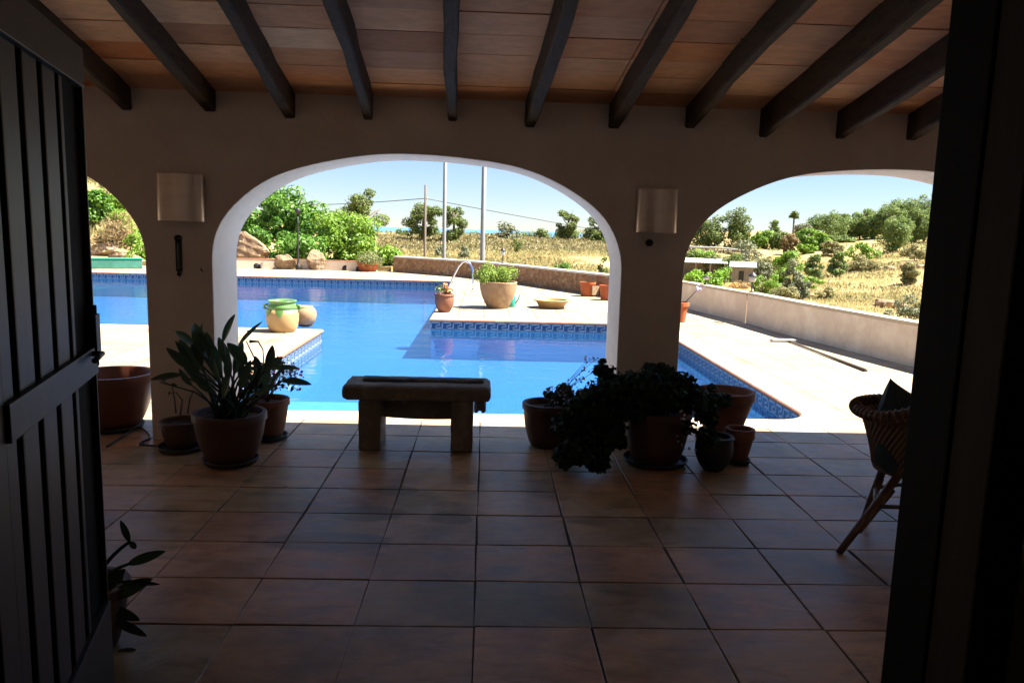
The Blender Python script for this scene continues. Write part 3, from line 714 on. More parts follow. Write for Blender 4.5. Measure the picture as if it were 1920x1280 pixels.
def strap_leaf(mbS, mbL, root, base, tip, w, bend=.06, fold=.35, twist=0):
    root, base, tip = Vector(root), Vector(base), Vector(tip)
    mid = root.lerp(base, .5)+Vector((0, 0, .10*(base-root).length)); mid.x = root.x+(base.x-root.x)*.35; mid.y = root.y+(base.y-root.y)*.35
    pts = []
    for i in range(7):
        s = i/6; pts.append(root*(1-s)**2+mid*2*s*(1-s)+base*s*s)
    mbS.tube(pts, [.011-.005*i/6 for i in range(7)], 6)
    ax = (tip-base); L = ax.length; t = ax.normalized(); up = Vector((0, -.75, .65)) if twist == 0 else Vector((math.sin(twist), -math.cos(twist)*.7, .5))
    side = t.cross(up).normalized(); nr = side.cross(t).normalized(); n = 12; V = []
    for i in range(n+1):
        s = i/n; wd = w*(math.sin(PI*min(1, s*.97+.02))**.62)*(1-.25*s); c = base+ax*s+nr*(-bend*L*(s*s)*1.2+bend*L*s*1.2)
        V += [c+side*wd*.5+nr*fold*wd*.35, c+side*wd*.25+nr*fold*wd*.12, c, c-side*wd*.25+nr*fold*wd*.12, c-side*wd*.5+nr*fold*wd*.35]
    mbL.add(V, [(i*5+k, i*5+k+1, i*5+k+6, i*5+k+5) for i in range(n) for k in range(4)], True)
def loc_px(px, py, Y, o): p = YP(px, py, Y); return (p[0]-o[0], p[1]-o[1], p[2]-o[2])
S_, L_ = MB(), MB(); O = OB; OY = OB[1]-2.33; rr = random.Random(11)
leaves = [((418, 640), (441, 589), .055, 2.30), ((446, 650), (492, 603), .05, 2.35), ((377, 664), (364, 606), .10, 2.25), ((384, 668), (380, 604), .085, 2.32), ((361, 645), (329, 621), .06, 2.2),
          ((366, 695), (312, 652), .06, 2.15), ((340, 703), (282, 712), .05, 2.10), ((400, 655), (388, 622), .07, 2.4), ((462, 684), (426, 643), .08, 2.25), ((486, 700), (478, 667), .06, 2.2),
          ((494, 695), (530, 669), .06, 2.2), ((530, 714), (584, 721), .055, 2.15), ((405, 690), (395, 640), .07, 2.45), ((430, 690), (410, 632), .065, 2.42), ((440, 700), (455, 640), .06, 2.45), ((352, 690), (340, 648), .06, 2.4),
          ((470, 720), (500, 680), .055, 2.4), ((380, 720), (345, 690), .06, 2.3), ((415, 720), (400, 668), .07, 2.15), ((450, 730), (470, 675), .06, 2.1), ((395, 735), (360, 700), .05, 2.1), ((480, 740), (515, 722), .045, 2.1), ((420, 745), (432, 690), .06, 2.08), ((505, 690), (560, 690), .045, 2.35)]
for k in range(16):
    q = rr.uniform(345, 505); y_ = rr.uniform(668, 735); leaves.append(((q, y_), (q+(q-428)*rr.uniform(.1, .45), y_-rr.uniform(30, 58)), rr.uniform(.045, .065), rr.uniform(2.15, 2.5)))
for (b, tp, w, Y) in leaves:
    Y += OY; bb = loc_px(*b, Y, O); tt = loc_px(*tp, Y+rr.uniform(-.08, .08), O)
    strap_leaf(S_, L_, (rr.uniform(-.09, .09), rr.uniform(-.09, .09), .28), bb, tt, w*1.2, rr.uniform(.02, .14), rr.uniform(.2, .6), rr.uniform(-.8, .8))
for (b, tp) in (((366, 735), (299, 716)), ((486, 690), (462, 640))):
    q = loc_px(*b, 2.05, O); e = loc_px(*tp, 2.0, O); S_.tube([(-.05, 0, .28), (q[0]*.45, q[1]*.5, .42), q, e], [.008, .007, .006, .004], 6)
# arching flower stalk with a beak
q = loc_px(493, 655, 2.5, O); e = loc_px(468, 640, 2.5, O); m0 = loc_px(495, 690, 2.5, O)
S_.tube([(.08, .05, .28), m0, q, loc_px(484, 640, 2.5, O), e], [.007, .006, .005, .006, .012], 6)
S_.build('stem', M['bop_leaf'], bop); o = L_.build('leaf', M['bop_leaf'], bop)
tag(o, 'grey-green strap leaves')
# reddish stems of the small pot
mb = MB(); O2 = OS
for pts in (((330, 775), (327, 745), (322, 722), (306, 715)), ((352, 775), (356, 748), (362, 735)), ((338, 778), (342, 750), (330, 735), (318, 738))):
    mb.tube([loc_px(*q, OS[1], O2) for q in pts], [.006, .005, .004, .003][:len(pts)], 5)
mb.build('stem', M['pole_wood'], p2)
V = leaf_cloud(np.array([loc_px(x, y, OS[1], O2) for x, y in ((306, 714), (318, 737), (362, 733), (312, 712), (325, 722))]), np.tile([0, -.3, .9], (5, 1)), .06); leaf_obj(V, 'leaf', M['jade'], p2)
# magenta flower plant
P, Nn = crown_pts((.27, .2, .20), 520, 12, 31, .42, .8); P += np.array([.02, 0, .46]); leaf_obj(leaf_cloud(P, Nn, .05, .5), 'foliage', M['jade'], p3)
P, Nn = crown_pts((.30, .22, .22), 130, 12, 33, .3, .8); P += np.array([.06, -.04, .48]); leaf_obj(leaf_cloud(P, Nn, .026, .9), 'flower', M['pink_flower'], p3)
mb = MB(); 
for k in range(12): w = k*.52; mb.tube([(0, 0, .28), (.06*math.cos(w), .06*math.sin(w), .4), (.2*math.cos(w), .15*math.sin(w), .56)], [.005, .004, .002], 5)
mb.build('stem', M['bark'], p3)

# hose on the floor
hp = [G(x, y) for x, y in ((200, 840), (255, 806), (275, 812), (280, 824), (262, 834), (285, 838), (300, 838))]
mb = MB(); P_ = []
for i in range(len(hp)-1):
    for k in range(6):
        s = k/6; p0 = hp[max(0, i-1)]; p1 = hp[i]; p2_ = hp[i+1]; p3_ = hp[min(len(hp)-1, i+2)]
        P_.append(.5*((2*p1)+(-p0+p2_)*s+(2*p0-5*p1+4*p2_-p3_)*s*s+(-p0+3*p1-3*p2_+p3_)*s**3)+np.array([0, 0, .012]))
mb.tube(P_, .007, 7); tag(mb.build('garden_hose', M['hose'], None), 'thin dark hose curling on the tiles beside the left pier', 'hose')

# right group
RG = 'flower pots round the right pier'
A_ = pot('potted_plant', 'brown clay pot with wispy violet-flowered stems, nearest to the bench', 'potted plant', at(1024, 834), .185, .34, 'terracotta_dark', .66, .05, .06, None, RG)
B_ = pot('potted_plant', 'largest brown pot overflowing with dark fleshy leaves before the right pier', 'potted plant', at(1228, 866), .235, .40, 'terracotta_dark', .72, .055, .04, .235, RG)
C_ = pot('potted_plant', 'tall flared terracotta pot right behind the dark bushy plant', 'potted plant', at(1352, 832), .225, .44, 'terracotta', .50, .07, -.03, None, RG)
D_ = pot('flower_pot', 'small reddish terracotta pot with stepped rim, rightmost of the pier pots', 'flower pot', at(1383, 868), .098, .265, 'terracotta', .62, .075, .0, .09, RG, True, .01)
E_ = pot('potted_plant', 'squat black glazed bowl pot in front of the small terracotta pot', 'potted plant', at(1336, 880), .125, .25, 'hose', .55, .02, .22, None, RG)
# the big fleshy mass belongs to B
def fleshy(t, centers, leaf, m, seed, name='foliage', asp=.75):
    PP, NN = [], []
    for i, (c, rad, n) in enumerate(centers):
        P, Nn = crown_pts(rad, n*2, 14, seed+i*3, .42, .85, -1); PP.append(P+np.array(c)); NN.append(Nn)
    PP, NN = np.concatenate(PP), np.concatenate(NN); PP[:, 2] = np.maximum(PP[:, 2], .02+.03*np.abs(np.sin(PP[:, 0]*60)))
    return leaf_obj(leaf_cloud(PP, NN, leaf, asp, rng=np.random.default_rng(seed)), name, M[m], t)
def rel(px, py, Y, t): return loc_px(px, py, Y, t.location)
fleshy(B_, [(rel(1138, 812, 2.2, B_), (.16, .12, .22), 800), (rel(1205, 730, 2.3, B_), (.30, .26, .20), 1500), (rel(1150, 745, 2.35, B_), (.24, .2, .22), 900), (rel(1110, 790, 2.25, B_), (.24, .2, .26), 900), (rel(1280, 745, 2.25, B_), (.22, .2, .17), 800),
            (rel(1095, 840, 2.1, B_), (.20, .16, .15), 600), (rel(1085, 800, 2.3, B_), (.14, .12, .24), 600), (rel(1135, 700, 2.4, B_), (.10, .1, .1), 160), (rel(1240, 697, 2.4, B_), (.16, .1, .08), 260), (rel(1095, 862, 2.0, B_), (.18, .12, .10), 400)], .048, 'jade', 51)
mb = MB(); rr = random.Random(8)
for k in range(26):
    w = rr.uniform(0, 6.28); e = rr.uniform(.12, .45); mb.tube([(rr.uniform(-.08, .08), rr.uniform(-.08, .08), .35), (e*.5*math.cos(w), e*.4*math.sin(w), .52+rr.uniform(-.05, .1)), (e*math.cos(w)-.08, e*.7*math.sin(w), .42+rr.uniform(-.2, .3))], [.009, .007, .004], 5)
mb.build('stem', M['bark'], B_)
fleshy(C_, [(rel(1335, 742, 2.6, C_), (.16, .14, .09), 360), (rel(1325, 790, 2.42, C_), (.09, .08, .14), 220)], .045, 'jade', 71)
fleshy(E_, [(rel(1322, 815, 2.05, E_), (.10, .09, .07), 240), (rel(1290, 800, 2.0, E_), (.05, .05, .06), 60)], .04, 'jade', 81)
P = np.array([rel(1285+rr.uniform(-18, 22), 775+rr.uniform(-35, 70), 2.05, E_) for _ in range(26)]); leaf_obj(leaf_cloud(P, np.tile([.1, -.9, .3], (26, 1)), .022, .9), 'flower', M['pale_flower'], E_)
# wispy stems of A
S_ = MB(); tips = []
rr = random.Random(21)
for (x, y) in ((1050, 735), (1062, 715), (1060, 745), (1075, 722), (1098, 690), (1100, 676), (1110, 672), (1092, 705), (1108, 700), (1020, 748), (1030, 730), (1040, 752), (1085, 712), (1118, 672), (1078, 740)):
    e = rel(x, y, 2.55, A_); S_.tube([(rr.uniform(-.04, .12), 0, .3), (e[0]*.45+.04, e[1]*.4, .3+(e[2]-.3)*.6), e], [.003, .0022, .0015], 4)
    for k in range(5): tips.append((e[0]+rr.gauss(0, .014), e[1]+rr.gauss(0, .014), e[2]+rr.gauss(0, .016)))
S_.build('stem', M['bark'], A_); leaf_obj(leaf_cloud(np.array(tips), np.tile([0, -.6, .4], (len(tips), 1)), .02, .8), 'flower', M['pale_flower'], A_)
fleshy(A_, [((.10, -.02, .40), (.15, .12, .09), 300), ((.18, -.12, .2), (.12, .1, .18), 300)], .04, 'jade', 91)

# plant seen past the free edge of the left door
Dp = pot('potted_plant', 'dark-leaved plant low behind the open left door leaf', 'potted plant', (-1.50, -.18, 0), .15, .26, 'terracotta_dark', .7, .04, .03, None)
S_, L_ = MB(), MB(); O = (-1.50, -.18, 0)
for (b, tp, w) in (((243, 1015), (226, 975), .022), ((243, 1015), (255, 1028), .02), ((240, 1057), (310, 1033), .034), ((205, 1085), (232, 1075), .05), ((208, 1120), (285, 1085), .05), ((225, 1090), (300, 1095), .018), ((205, 1140), (262, 1162), .035), ((210, 1160), (275, 1192), .03), ((205, 1240), (255, 1217), .045), ((190, 1110), (235, 1066), .04), ((190, 1150), (225, 1100), .05)):
    strap_leaf(S_, L_, (.03, -.02, .24), loc_px(*b, -.22, O), loc_px(*tp, -.20, O), w*1.3, .06, .3, .2)
S_.build('stem', M['jade'], Dp); L_.build('leaf', M['jade'], Dp)

# ------------------------------------------------------------------ wicker armchair
ch = thing('wicker_armchair', 'dark wicker tub armchair with cushions standing by the right door edge', 'armchair', (2.53, 1.20, 0), math.radians(-52))
def tub(r_, z_, ph): return (r_*math.cos(ph), r_*math.sin(ph), z_)
NA = 64; NR = 15; V = []; 
def rimz(ph):   # ph measured from the back (-x)
    a = abs((ph-PI+PI) % (2*PI)-PI); return .80-.12*sm(.7, 1.95, a)
mb = MB(); span = 1.95
for layer in (0, .022):
    for j in range(NR+1):
        s = j/NR
        for i in range(NA+1):
            ph0 = -span+2*span*i/NA; zt = rimz(ph0); z_ = .36+(zt-.36)*s
            rad = .235+.095*s**1.3+.03*sm(.8, 1, s)+.0045*math.sin(i*PI)*0-layer+.004*math.sin(j*PI+i*PI*.5*2)
            rad += .004*(1 if (i+j) % 2 else -1)
            ph = PI+ph0; V.append((rad*math.cos(ph)*.98, rad*math.sin(ph), z_))
m_ = NA+1; L2 = (NR+1)*m_; fs = []
for j in range(NR):
    for i in range(NA):
        fs += [(j*m_+i, j*m_+i+1, (j+1)*m_+i+1, (j+1)*m_+i), (L2+j*m_+i, L2+(j+1)*m_+i, L2+(j+1)*m_+i+1, L2+j*m_+i+1)]
for e in (0, NA): fs += [(j*m_+e, (j+1)*m_+e, L2+(j+1)*m_+e, L2+j*m_+e) for j in range(NR)]
mb.add(V, fs); mb.build('backrest', M['wicker'], ch)
mb = MB(); pts = []
for i in range(41):
    ph0 = -span+2*span*i/40; pts.append((.352*math.cos(PI+ph0)*.98, .352*math.sin(PI+ph0), rimz(ph0)))
mb.tube(pts, .030, 10)
for i in range(0, 40): 
    p = Vector(pts[i]); q = Vector(pts[i+1]); c = (p+q)/2; tt = (q-p).normalized(); a_ = tt.orthogonal().normalized(); b_ = tt.cross(a_)
    mb.tube([c+(a_*math.cos(w)+b_*math.sin(w))*.032+tt*.006*math.sin(w) for w in [2*PI*k/10 for k in range(11)]], .006, 5)
mb.build('armrest', M['wicker'], ch)
MB().lathe([(.20, .33), (.225, .335), (.232, .355), (.225, .375), (0, .378)], n=32).build('seat', M['wicker'], ch, sharp=.6)
MB().lathe([(.17, .380), (.195, .388), (.205, .405), (.19, .425), (.12, .438), (0, .44)], n=32, wob=.01).build('seat_cushion', M['cushion_pale'], ch)
RC = Matrix.Rotation(math.radians(52), 3, 'Z'); LG = [((-.16, -.12), (-.60, -.40)), ((-.15, .06), (-.22, .10)), ((.14, -.15), (.34, -.42)), ((.15, .14), (.32, .33))]
for (a_, b_) in LG:
    A = RC @ Vector((*a_, .35)); B = RC @ Vector((*b_, .004)); mb = MB(); mb.tube([A, A.lerp(B, .5), B], [.024, .022, .018], 10)
    C_2 = A.lerp(B, .72); mb.tube([A.lerp(B, .1)+Vector((0, 0, -.05)), C_2+Vector((.01, .01, -.01))], [.016, .013], 8); mb.build('leg', M['wicker'], ch)
for i_, j_ in ((0, 2), (2, 3), (3, 1), (1, 0)):
    A = RC @ Vector((*LG[i_][0], .35)); B = RC @ Vector((*LG[i_][1], 0)); C2 = RC @ Vector((*LG[j_][0], .35)); D2 = RC @ Vector((*LG[j_][1], 0))
    MB().tube([A.lerp(B, .42), C2.lerp(D2, .42)], .012, 8).build('stretcher', M['wicker'], ch)
def cushion(name, label, loc, sx, sz, th, rot, m='cushion', rnd=False):
    bm = bmesh.new(); n = 14; mb = MB(); V = []
    for sd in (1, -1):
        for i in range(n+1):
            for j in range(n+1):
                u, v = -1+2*i/n, -1+2*j/n
                if rnd: uu = u*math.sqrt(1-v*v/2); vv = v*math.sqrt(1-u*u/2); e = max(0, 1-(uu*uu+vv*vv))**.5
                else: uu, vv = u*(1-.08*(1-v*v)), v*(1-.08*(1-u*u)); e = ((1-u*u)*(1-v*v))**.32
                V.append((uu*sx, sd*th*e, vv*sz))
    bm.free(); m_ = n+1
    for s in (0, 1):
        for i in range(n):
            for j in range(n):
                f = (s*m_*m_+i*m_+j, s*m_*m_+(i+1)*m_+j, s*m_*m_+(i+1)*m_+j+1, s*m_*m_+i*m_+j+1); mb.f.append(f if s else f[::-1]); mb.sm.append(True)
    mb.v = V; o = mb.build(name, M[m], None, loc); o.rotation_euler = rot; return tag(o, label, 'cushion')
cushion('cushion', 'square dark teal cushion standing on its corner at the top of the wicker armchair', tuple(YP(1688, 776, 1.24)), .155, .155, .075, (math.radians(-12), math.radians(28), math.radians(14)))
cushion('cushion', 'round dark cushion lying low in the wicker armchair seat', tuple(YP(1682, 852, 1.10)), .115, .115, .05, (math.radians(-12), 0, math.radians(-20)), rnd=True)

# ------------------------------------------------------------------ deck objects
# glazed jar
t = thing('glazed_jar', 'honey-coloured jar with green glazed neck on the left pool corner', 'jar', at(530, 621)); t.scale = (1.36,)*3
MB().lathe([(.125, 0), (.14, .01), (.165, .06), (.178, .13), (.180, .20), (.172, .255)], n=36).build('belly', M['yellow_clay'], t)
M['green_glaze'] = mat('green glaze', (.085, .22, .05), (.15, .28, .085), 5, .3, .1)
mb = MB(); mb.lathe([(.1725, .2555), (.160, .295), (.142, .318), (.146, .335), (.160, .345), (.158, .352), (.135, .350), (.125, .33), (.13, .26), (0, .22)], n=36)
for w in (-1.5, .3, 2.2, 3.9):   # glaze tongues running down the belly
    n = 7; V = []
    for i in range(n+1):
        for j in range(4):
            a_ = w+(-.28+.56*i/n); d = (1-((2*i/n-1)**2)); z_ = .258-.085*d*j/3; rr_ = np.interp(z_, [.13, .20, .255, .26], [.178, .180, .172, .1715])+.0035
            V.append((rr_*math.cos(a_), rr_*math.sin(a_), z_))
    mb.add(V, [(i*4+j, (i+1)*4+j, (i+1)*4+j+1, i*4+j+1) for i in range(n) for j in range(3)], True)
mb.build('neck', M['green_glaze'], t)
for s in (-1, 1): MB().tube([(s*.170, 0, .25), (s*.200, 0, .262), (s*.198, 0, .295), (s*.155, 0, .30)], .013, 8).build('handle', M['green_glaze'], t)
t = thing('clay_jar', 'small round sandy jar on a ring foot behind the green-necked jar', 'jar', at(573, 611.5)); t.scale = (1.38,)*3
MB().lathe([(.065, .02), (.085, .03), (.115, .07), (.128, .13), (.122, .18), (.10, .215), (.085, .225), (.09, .238), (.08, .24), (.07, .22), (0, .2)], n=32).build('body', M['pale_clay'], t)
MB().lathe([(.08, 0), (.085, .01), (.075, .022), (.06, .022), (.06, 0)], n=24).build('foot', M['terracotta_dark'], t)
# pot with orange flowers on the peninsula corner
t = pot('potted_plant', 'small round clay pot of orange flowers on the peninsula corner by the water', 'potted plant', at(833, 585), .155, .30, 'terracotta', .58, .03, .16, None); t.scale = (1.2,)*3
P, Nn = crown_pts((.14, .14, .09), 200, 7, 41, .5); P += np.array([0, 0, .36]); leaf_obj(leaf_cloud(P, Nn, .05), 'foliage', M['grey_green'], t)
P, Nn = crown_pts((.12, .12, .10), 90, 7, 43, .45); P += np.array([.02, -.02, .39]); leaf_obj(leaf_cloud(P, Nn, .045, .9), 'flower', M['orange_flower'], t)
# urn
u = at(933, 577)
t = thing('potted_plant', 'large sandy urn with a bushy yellow-green plant standing on the peninsula', 'potted plant', u)
MB().lathe([(.21, 0), (.225, .012), (.27, .10), (.335, .24), (.372, .37), (.385, .47), (.392, .52), (.398, .545), (.392, .556), (.365, .556), (.36, .54), (.35, .47), (0, .46)], n=44, wob=.004).build('urn', M['pale_clay'], t)
MB().lathe([(.352, .47), (.2, .49), (0, .50)], n=28, wob=.02).build('soil', M['soil'], t)
P, Nn = crown_pts((.52, .46, .23), 4200, 34, 45, .32, .9); P += np.array([-.03, 0, .68]); leaf_obj(leaf_cloud(P, Nn, .045), 'foliage', M['herb'], t)
mb = MB(); 
for k in range(22): w = k*.9; e = .1+.3*((k*37) % 10)/10; mb.tube([(.03*math.cos(w), .03*math.sin(w), .48), (e*.6*math.cos(w), e*.6*math.sin(w), .6), (e*math.cos(w), e*math.sin(w), .74)], [.006, .004, .002], 4)
mb.build('stem', M['bark'], t)
# turquoise watering can behind the urn
t = thing('watering_can', 'turquoise watering can mostly hidden behind the sandy urn', 'watering can', (u[0]+.28, u[1]+.28, 0))
MB().lathe([(.10, 0), (.105, .01), (.095, .22), (.09, .25), (.05, .255), (0, .256)], n=24).build('body', M['teal_bright'], t, sharp=.6)
mb = MB(); mb.tube([(.09, 0, .06), (.16, 0, .16), (.20, 0, .28)], [.018, .014, .02], 10); mb.build('spout', M['teal_bright'], t)
mb = MB(); mb.tube([(-.09, 0, .08), (-.15, 0, .14), (-.14, 0, .25), (0, 0, .31), (.05, 0, .25)], .010, 8); mb.build('handle', M['teal_bright'], t)
# dish
mb = MB(); mb.lathe([(.24, 0), (.26, .01), (.33, .13), (.40, .165), (.415, .178), (.405, .186), (.33, .175), (.25, .03), (0, .025)], n=40, wob=.006)
tag(mb.build('shallow_bowl', M['yellow_clay'], None, at(1034, 577), sharp=.6), 'wide shallow honey-coloured bowl on the deck beside the urn', 'bowl')
# orange cylinder planters by the stone wall
for px, py, lab, s in ((1105, 553, 'bright orange cylinder planter lying open-ended against the stone wall', .20), (1142, 560, 'second orange planter, half hidden by the arch pier edge', .20)):
    p = at(px, py); p = (p[0]-.1, p[1]-.35, 0); t = thing('orange_planter', lab, 'planter', p, .5, 'orange planters along the stone wall')
    MB().lathe([(s*.80, 0), (s*.82, .01), (s*.95, .30), (s*1.04, .305), (s*1.04, .36), (s*.96, .362), (s*.93, .30), (s*.8, .05), (0, .045)], n=28).build('pot', M['orange_clay'], t, sharp=.6)
    MB().box((-.02, -.23, .04), (.2, -.19, .27), bev=.01).build('plaque', M['pale_clay'], t)
# pot right of the pier with a leaning stalk
p = at(1270, 603); t = thing('potted_plant', 'orange terracotta pot with one leaning pink-tipped stalk at the right pier edge', 'potted plant', p)
MB().lathe([(.13, 0), (.14, .01), (.18, .30), (.205, .305), (.205, .37), (.19, .375), (.17, .33), (0, .32)], n=28).build('pot', M['orange_clay'], t, sharp=.6)
mb = MB(); q = [np.array(loc_px(x, y, p[1], p)) for x, y in ((1277, 571), (1286, 566), (1298, 553), (1311, 539))]; mb.tube(q, [.012, .011, .010, .008], 6); mb.build('stem', M['pole_wood'], t)
P = np.array([q[-1]+np.random.default_rng(k).normal(0, .035, 3) for k in range(30)]); leaf_obj(leaf_cloud(P, np.tile([0, -.6, .5], (30, 1)), .05, .8), 'flower', M['pale_flower'], t)
# ladder handrail
mb = MB(); Y0 = 17.35; mb.tube([(-.31, Y0, 0)]+[(-.31-.0*i, Y0, .2+.15*i) for i in range(3)]+[(-.33, Y0, .60), (-.40, Y0, .72), (-.50, Y0, .775), (-.60, Y0, .745), (-.70, Y0, .62), (-.80, Y0, .42), (-.93, Y0, .12), (-1.02, Y0, -.12), (-1.05, Y0, -.6)], .026, 12)
t = thing('pool_handrail', 'shiny curved steel handrail at the far pool corner', 'handrail', (-.31, Y0, 0)); o = mb.build('rail', M['steel'], t); o.matrix_parent_inverse = Matrix.Translation((.31, -Y0, 0))
mb = MB(); mb.lathe([(.06, 0), (.06, .012), (.03, .02)], n=18); mb.build('flange', M['steel'], t)
# telescopic pole with brush head lying on the deck
a, b = G(1478, 641), G(1624, 697)
t = thing('cleaning_pole', 'long pool-cleaning pole with a flat white head lying by the parapet', 'pole', a)
mb = MB(); d = b-a; mb.tube([(0, 0, .02), tuple(d*.5+np.array([0, 0, .02])), tuple(d+np.array([0, 0, .02]))], [.016, .016, .022], 8); mb.build('shaft', M['pole_wood'], t)
MB().box((-.28, -.06, .005), (.12, .06, .045), bev=.012).build('head', M['white_paint'], t)
# parapet wall and its cream coping
def strip_wall(name, label, pts, th, H, m, capm, cap_t, over, group=None):
    t = thing(name, label, 'wall', (pts[0][0], pts[0][1], 0), 0, group)
    def off(d):
        out = []
        for i, p in enumerate(pts):
            a_ = Vector(pts[max(0, i-1)]); b_ = Vector(pts[min(len(pts)-1, i+1)]); tt = (b_-a_).normalized(); n_ = Vector((tt.y, -tt.x)); out.append(Vector(p)+n_*d)
        return out
    for nm, d0, d1, z0, z1, mm in (('wall', 0, th, -2.2, H, m), ('coping', -over, th+over, H+.001, H+cap_t, capm)):
        A = off(d0); B = off(d1); n = len(pts); V = [(p.x, p.y, z) for z in (z0, z1) for q in (A, B) for p in q]
        V = [(x-pts[0][0], y-pts[0][1], z) for x, y, z in V]; fs = []
        for i in range(n-1):
            fs += [(i, 2*n+i, 2*n+i+1, i+1), (n+i, n+i+1, 3*n+i+1, 3*n+i), (2*n+i, 3*n+i, 3*n+i+1, 2*n+i+1), (i, i+1, n+i+1, n+i)]
        fs += [(0, n, 3*n, 2*n), (n-1, 3*n-1, 4*n-1, 2*n-1)]
        o = MB().add(V, fs).build(nm, M[mm], t); bm_ = o.modifiers.new('b', 'BEVEL'); bm_.width = .012; bm_.segments = 2
    return t
def dense(pts, k=4):
    o = []
    for p, q in zip(pts, pts[1:]):
        for i in range(k): o.append((p[0]+(q[0]-p[0])*i/k+random.uniform(-.006, .006), p[1]+(q[1]-p[1])*i/k))
    return o+[pts[-1]]
strip_wall('parapet', 'near pink plastered parapet with cream coping along the right of the deck', dense([(6.35, 2.9), (5.71, 6.57), (5.22, 9.4), (4.985, 11.4)]), .2, .545, 'plaster_out', 'coping_cream', .045, .015, 'pink parapet sections')
strip_wall('parapet', 'farther pink parapet section beyond the joint, running behind the right pier', dense([(4.975, 11.43), (4.50, 14.02), (4.1, 15.0)]), .2, .54, 'plaster_out', 'coping_cream', .045, .015, 'pink parapet sections')
strip_wall('stone_wall', 'low rubble stone wall with white coping behind the pool', dense([(4.15, 14.95), (3.08, 16.6), (2.1, 18.4), (1.0, 20.5), (-.55, 22.7), (-2.45, 24.26), (-3.3, 24.85)], 3), .3, .51, 'stonewall', 'white_cap', .055, .02)
strip_wall('planter_curb', 'low pink curb in front of the garden rocks beyond the pool', [(-3.9, 24.75), (-5.1, 24.9), (-6.75, 24.95), (-8.67, 24.6), (-11.0, 24.2)], .18, .33, 'plaster_out', 'coping', .02, .01)
for (x, y) in ((-5.0, 24.9), (-4.5, 24.83), (-8.1, 24.7), (-9.0, 24.53)):
    o = MB().lathe([(0, -.02), (.13, -.02), (.13, .004), (0, .004)], (x, y-.012, .06), 16, Matrix.Rotation(PI/2, 4, 'X')).build('drain_mouth', M['dark_metal'], bpy.data.objects['planter_curb']); o.matrix_parent_inverse = Matrix.Translation((3.9, -24.75, 0))
# joint downpipe line + small garden lanterns
def lantern(px, py_top, py_bot, loc, label):
    t = thing('garden_lantern', label, 'lantern', loc, 0, 'small garden lanterns on the walls')
    d = np.hypot(loc[0]-CAM[0], loc[1]-CAM[1]); H = (py_bot-py_top)/F*d
    MB().lathe([(.05, 0), (.05, .02), (.016, .03), (.016, H*.5), (.03, H*.52)], n=12).build('post', M['dark_metal'], t)
    MB().lathe([(.045, H*.52), (.06, H*.56), (.065, H*.78), (.05, H*.8)], n=12).build('glass', M['white_paint'], t)
    MB().lathe([(.09, H*.8), (.085, H*.83), (.03, H*.96), (.012, H), (0, H*1.02)], n=12).build('cap', M['dark_metal'], t)
lantern(926, 467, 496, (.55, 21.35, .565), 'small lantern on the stone wall beyond the sandy urn')
lantern(1405, 517, 553, (5.06, 11.4, .59), 'small lantern at the joint between the pink parapet sections')
lantern(1313, 526, 543, (4.72, 13.3, .59), 'small lantern on the parapet close to the right pier')
# sea green low box and rocks in the left arch
a, b = G(158, 503), G(270, 503)
t = thing('pool_box', 'long low sea-green board box beyond the far left of the pool', 'box', ((a[0]+b[0])/2, a[1]+.3, 0), math.atan2(b[1]-a[1], b[0]-a[0])); L = np.hypot(*(b-a)[:2])/2*1.35
MB().box((-L, -.25, 0), (L*.72, .25, .32), bev=.02).build('box', M['teal'], t); MB().box((-L-.02, -.27, .321), (L*.74, .27, .345), bev=.008).build('lid', M['teal_bright'], t)
def boulder(label, loc, rad, seed, rot=0, group='boulders edging the garden bed', m='rock', sub=4, name='boulder', tilt=0):
    bm = bmesh.new(); bmesh.ops.create_icosphere(bm, subdivisions=sub, radius=1); rr = np.random.default_rng(seed)
    pl = rr.normal(0, 1, (16, 3)); pl /= np.linalg.norm(pl, axis=1)[:, None]; cut = rr.uniform(.50, .86, 16); ph = rr.uniform(0, 6, 6)
    for v in bm.verts:
        p = np.array(v.co)
        for n_, c_ in zip(pl, cut):
            e = p@n_-c_
            if e > 0: p = p-n_*e*.9
        p = p*(1+.04*math.sin(p[0]*9+ph[0])*math.sin(p[1]*8+ph[1])+.03*math.sin(p[2]*17+ph[2])+.02*math.sin(p[0]*23+p[1]*19+ph[3])+rr.normal(0, .012))
        v.co = Matrix.Rotation(tilt, 3, 'Y') @ Vector(p*np.array(rad))
    zmin = min(v.co.z for v in bm.verts)
    for v in bm.verts: v.co.z -= zmin+.06*rad[2]
    mb = MB(); mb.bm(bm, False); o = mb.build(name, M[m], None, [float(x) for x in loc]); o.rotation_euler.z = rot
    return tag(o, label, 'rock', group)
K = lambda px, w, d: w/F*d
boulder('long slanting ochre boulder, uppermost left of the garden rocks', (-8.55, 25.6, .1), (1.0, .6, .62), 1, .1, tilt=.35)
boulder('upright pale boulder left of the black lamp post', (-7.10, 24.75, 0), (.42, .36, .38), 2, .3)
boulder('rounded reddish boulder right of the black lamp post', (-6.10, 24.85, 0), (.38, .34, .42), 5, .8)
boulder('small knobbly boulder at the foot of the long slanting rock', (-9.4, 25.2, .1), (.38, .3, .40), 4, .2)
boulder('broad flat boulder right behind the sea-green box', (-13.0, 25.2, 0), (.7, .5, .34), 6, .3)
boulder('low pale boulder left behind the sea-green box', (-14.6, 24.6, 0), (.7, .45, .28), 7, .1)
boulder('small white stone at the right end of the sea-green box', (-11.95, 23.9, 0), (.28, .22, .24), 8, .1)
boulder('brown boulder deeper in the left garden bank', (-14.2, 26.4, .2), (.55, .4, .36), 9, .1)
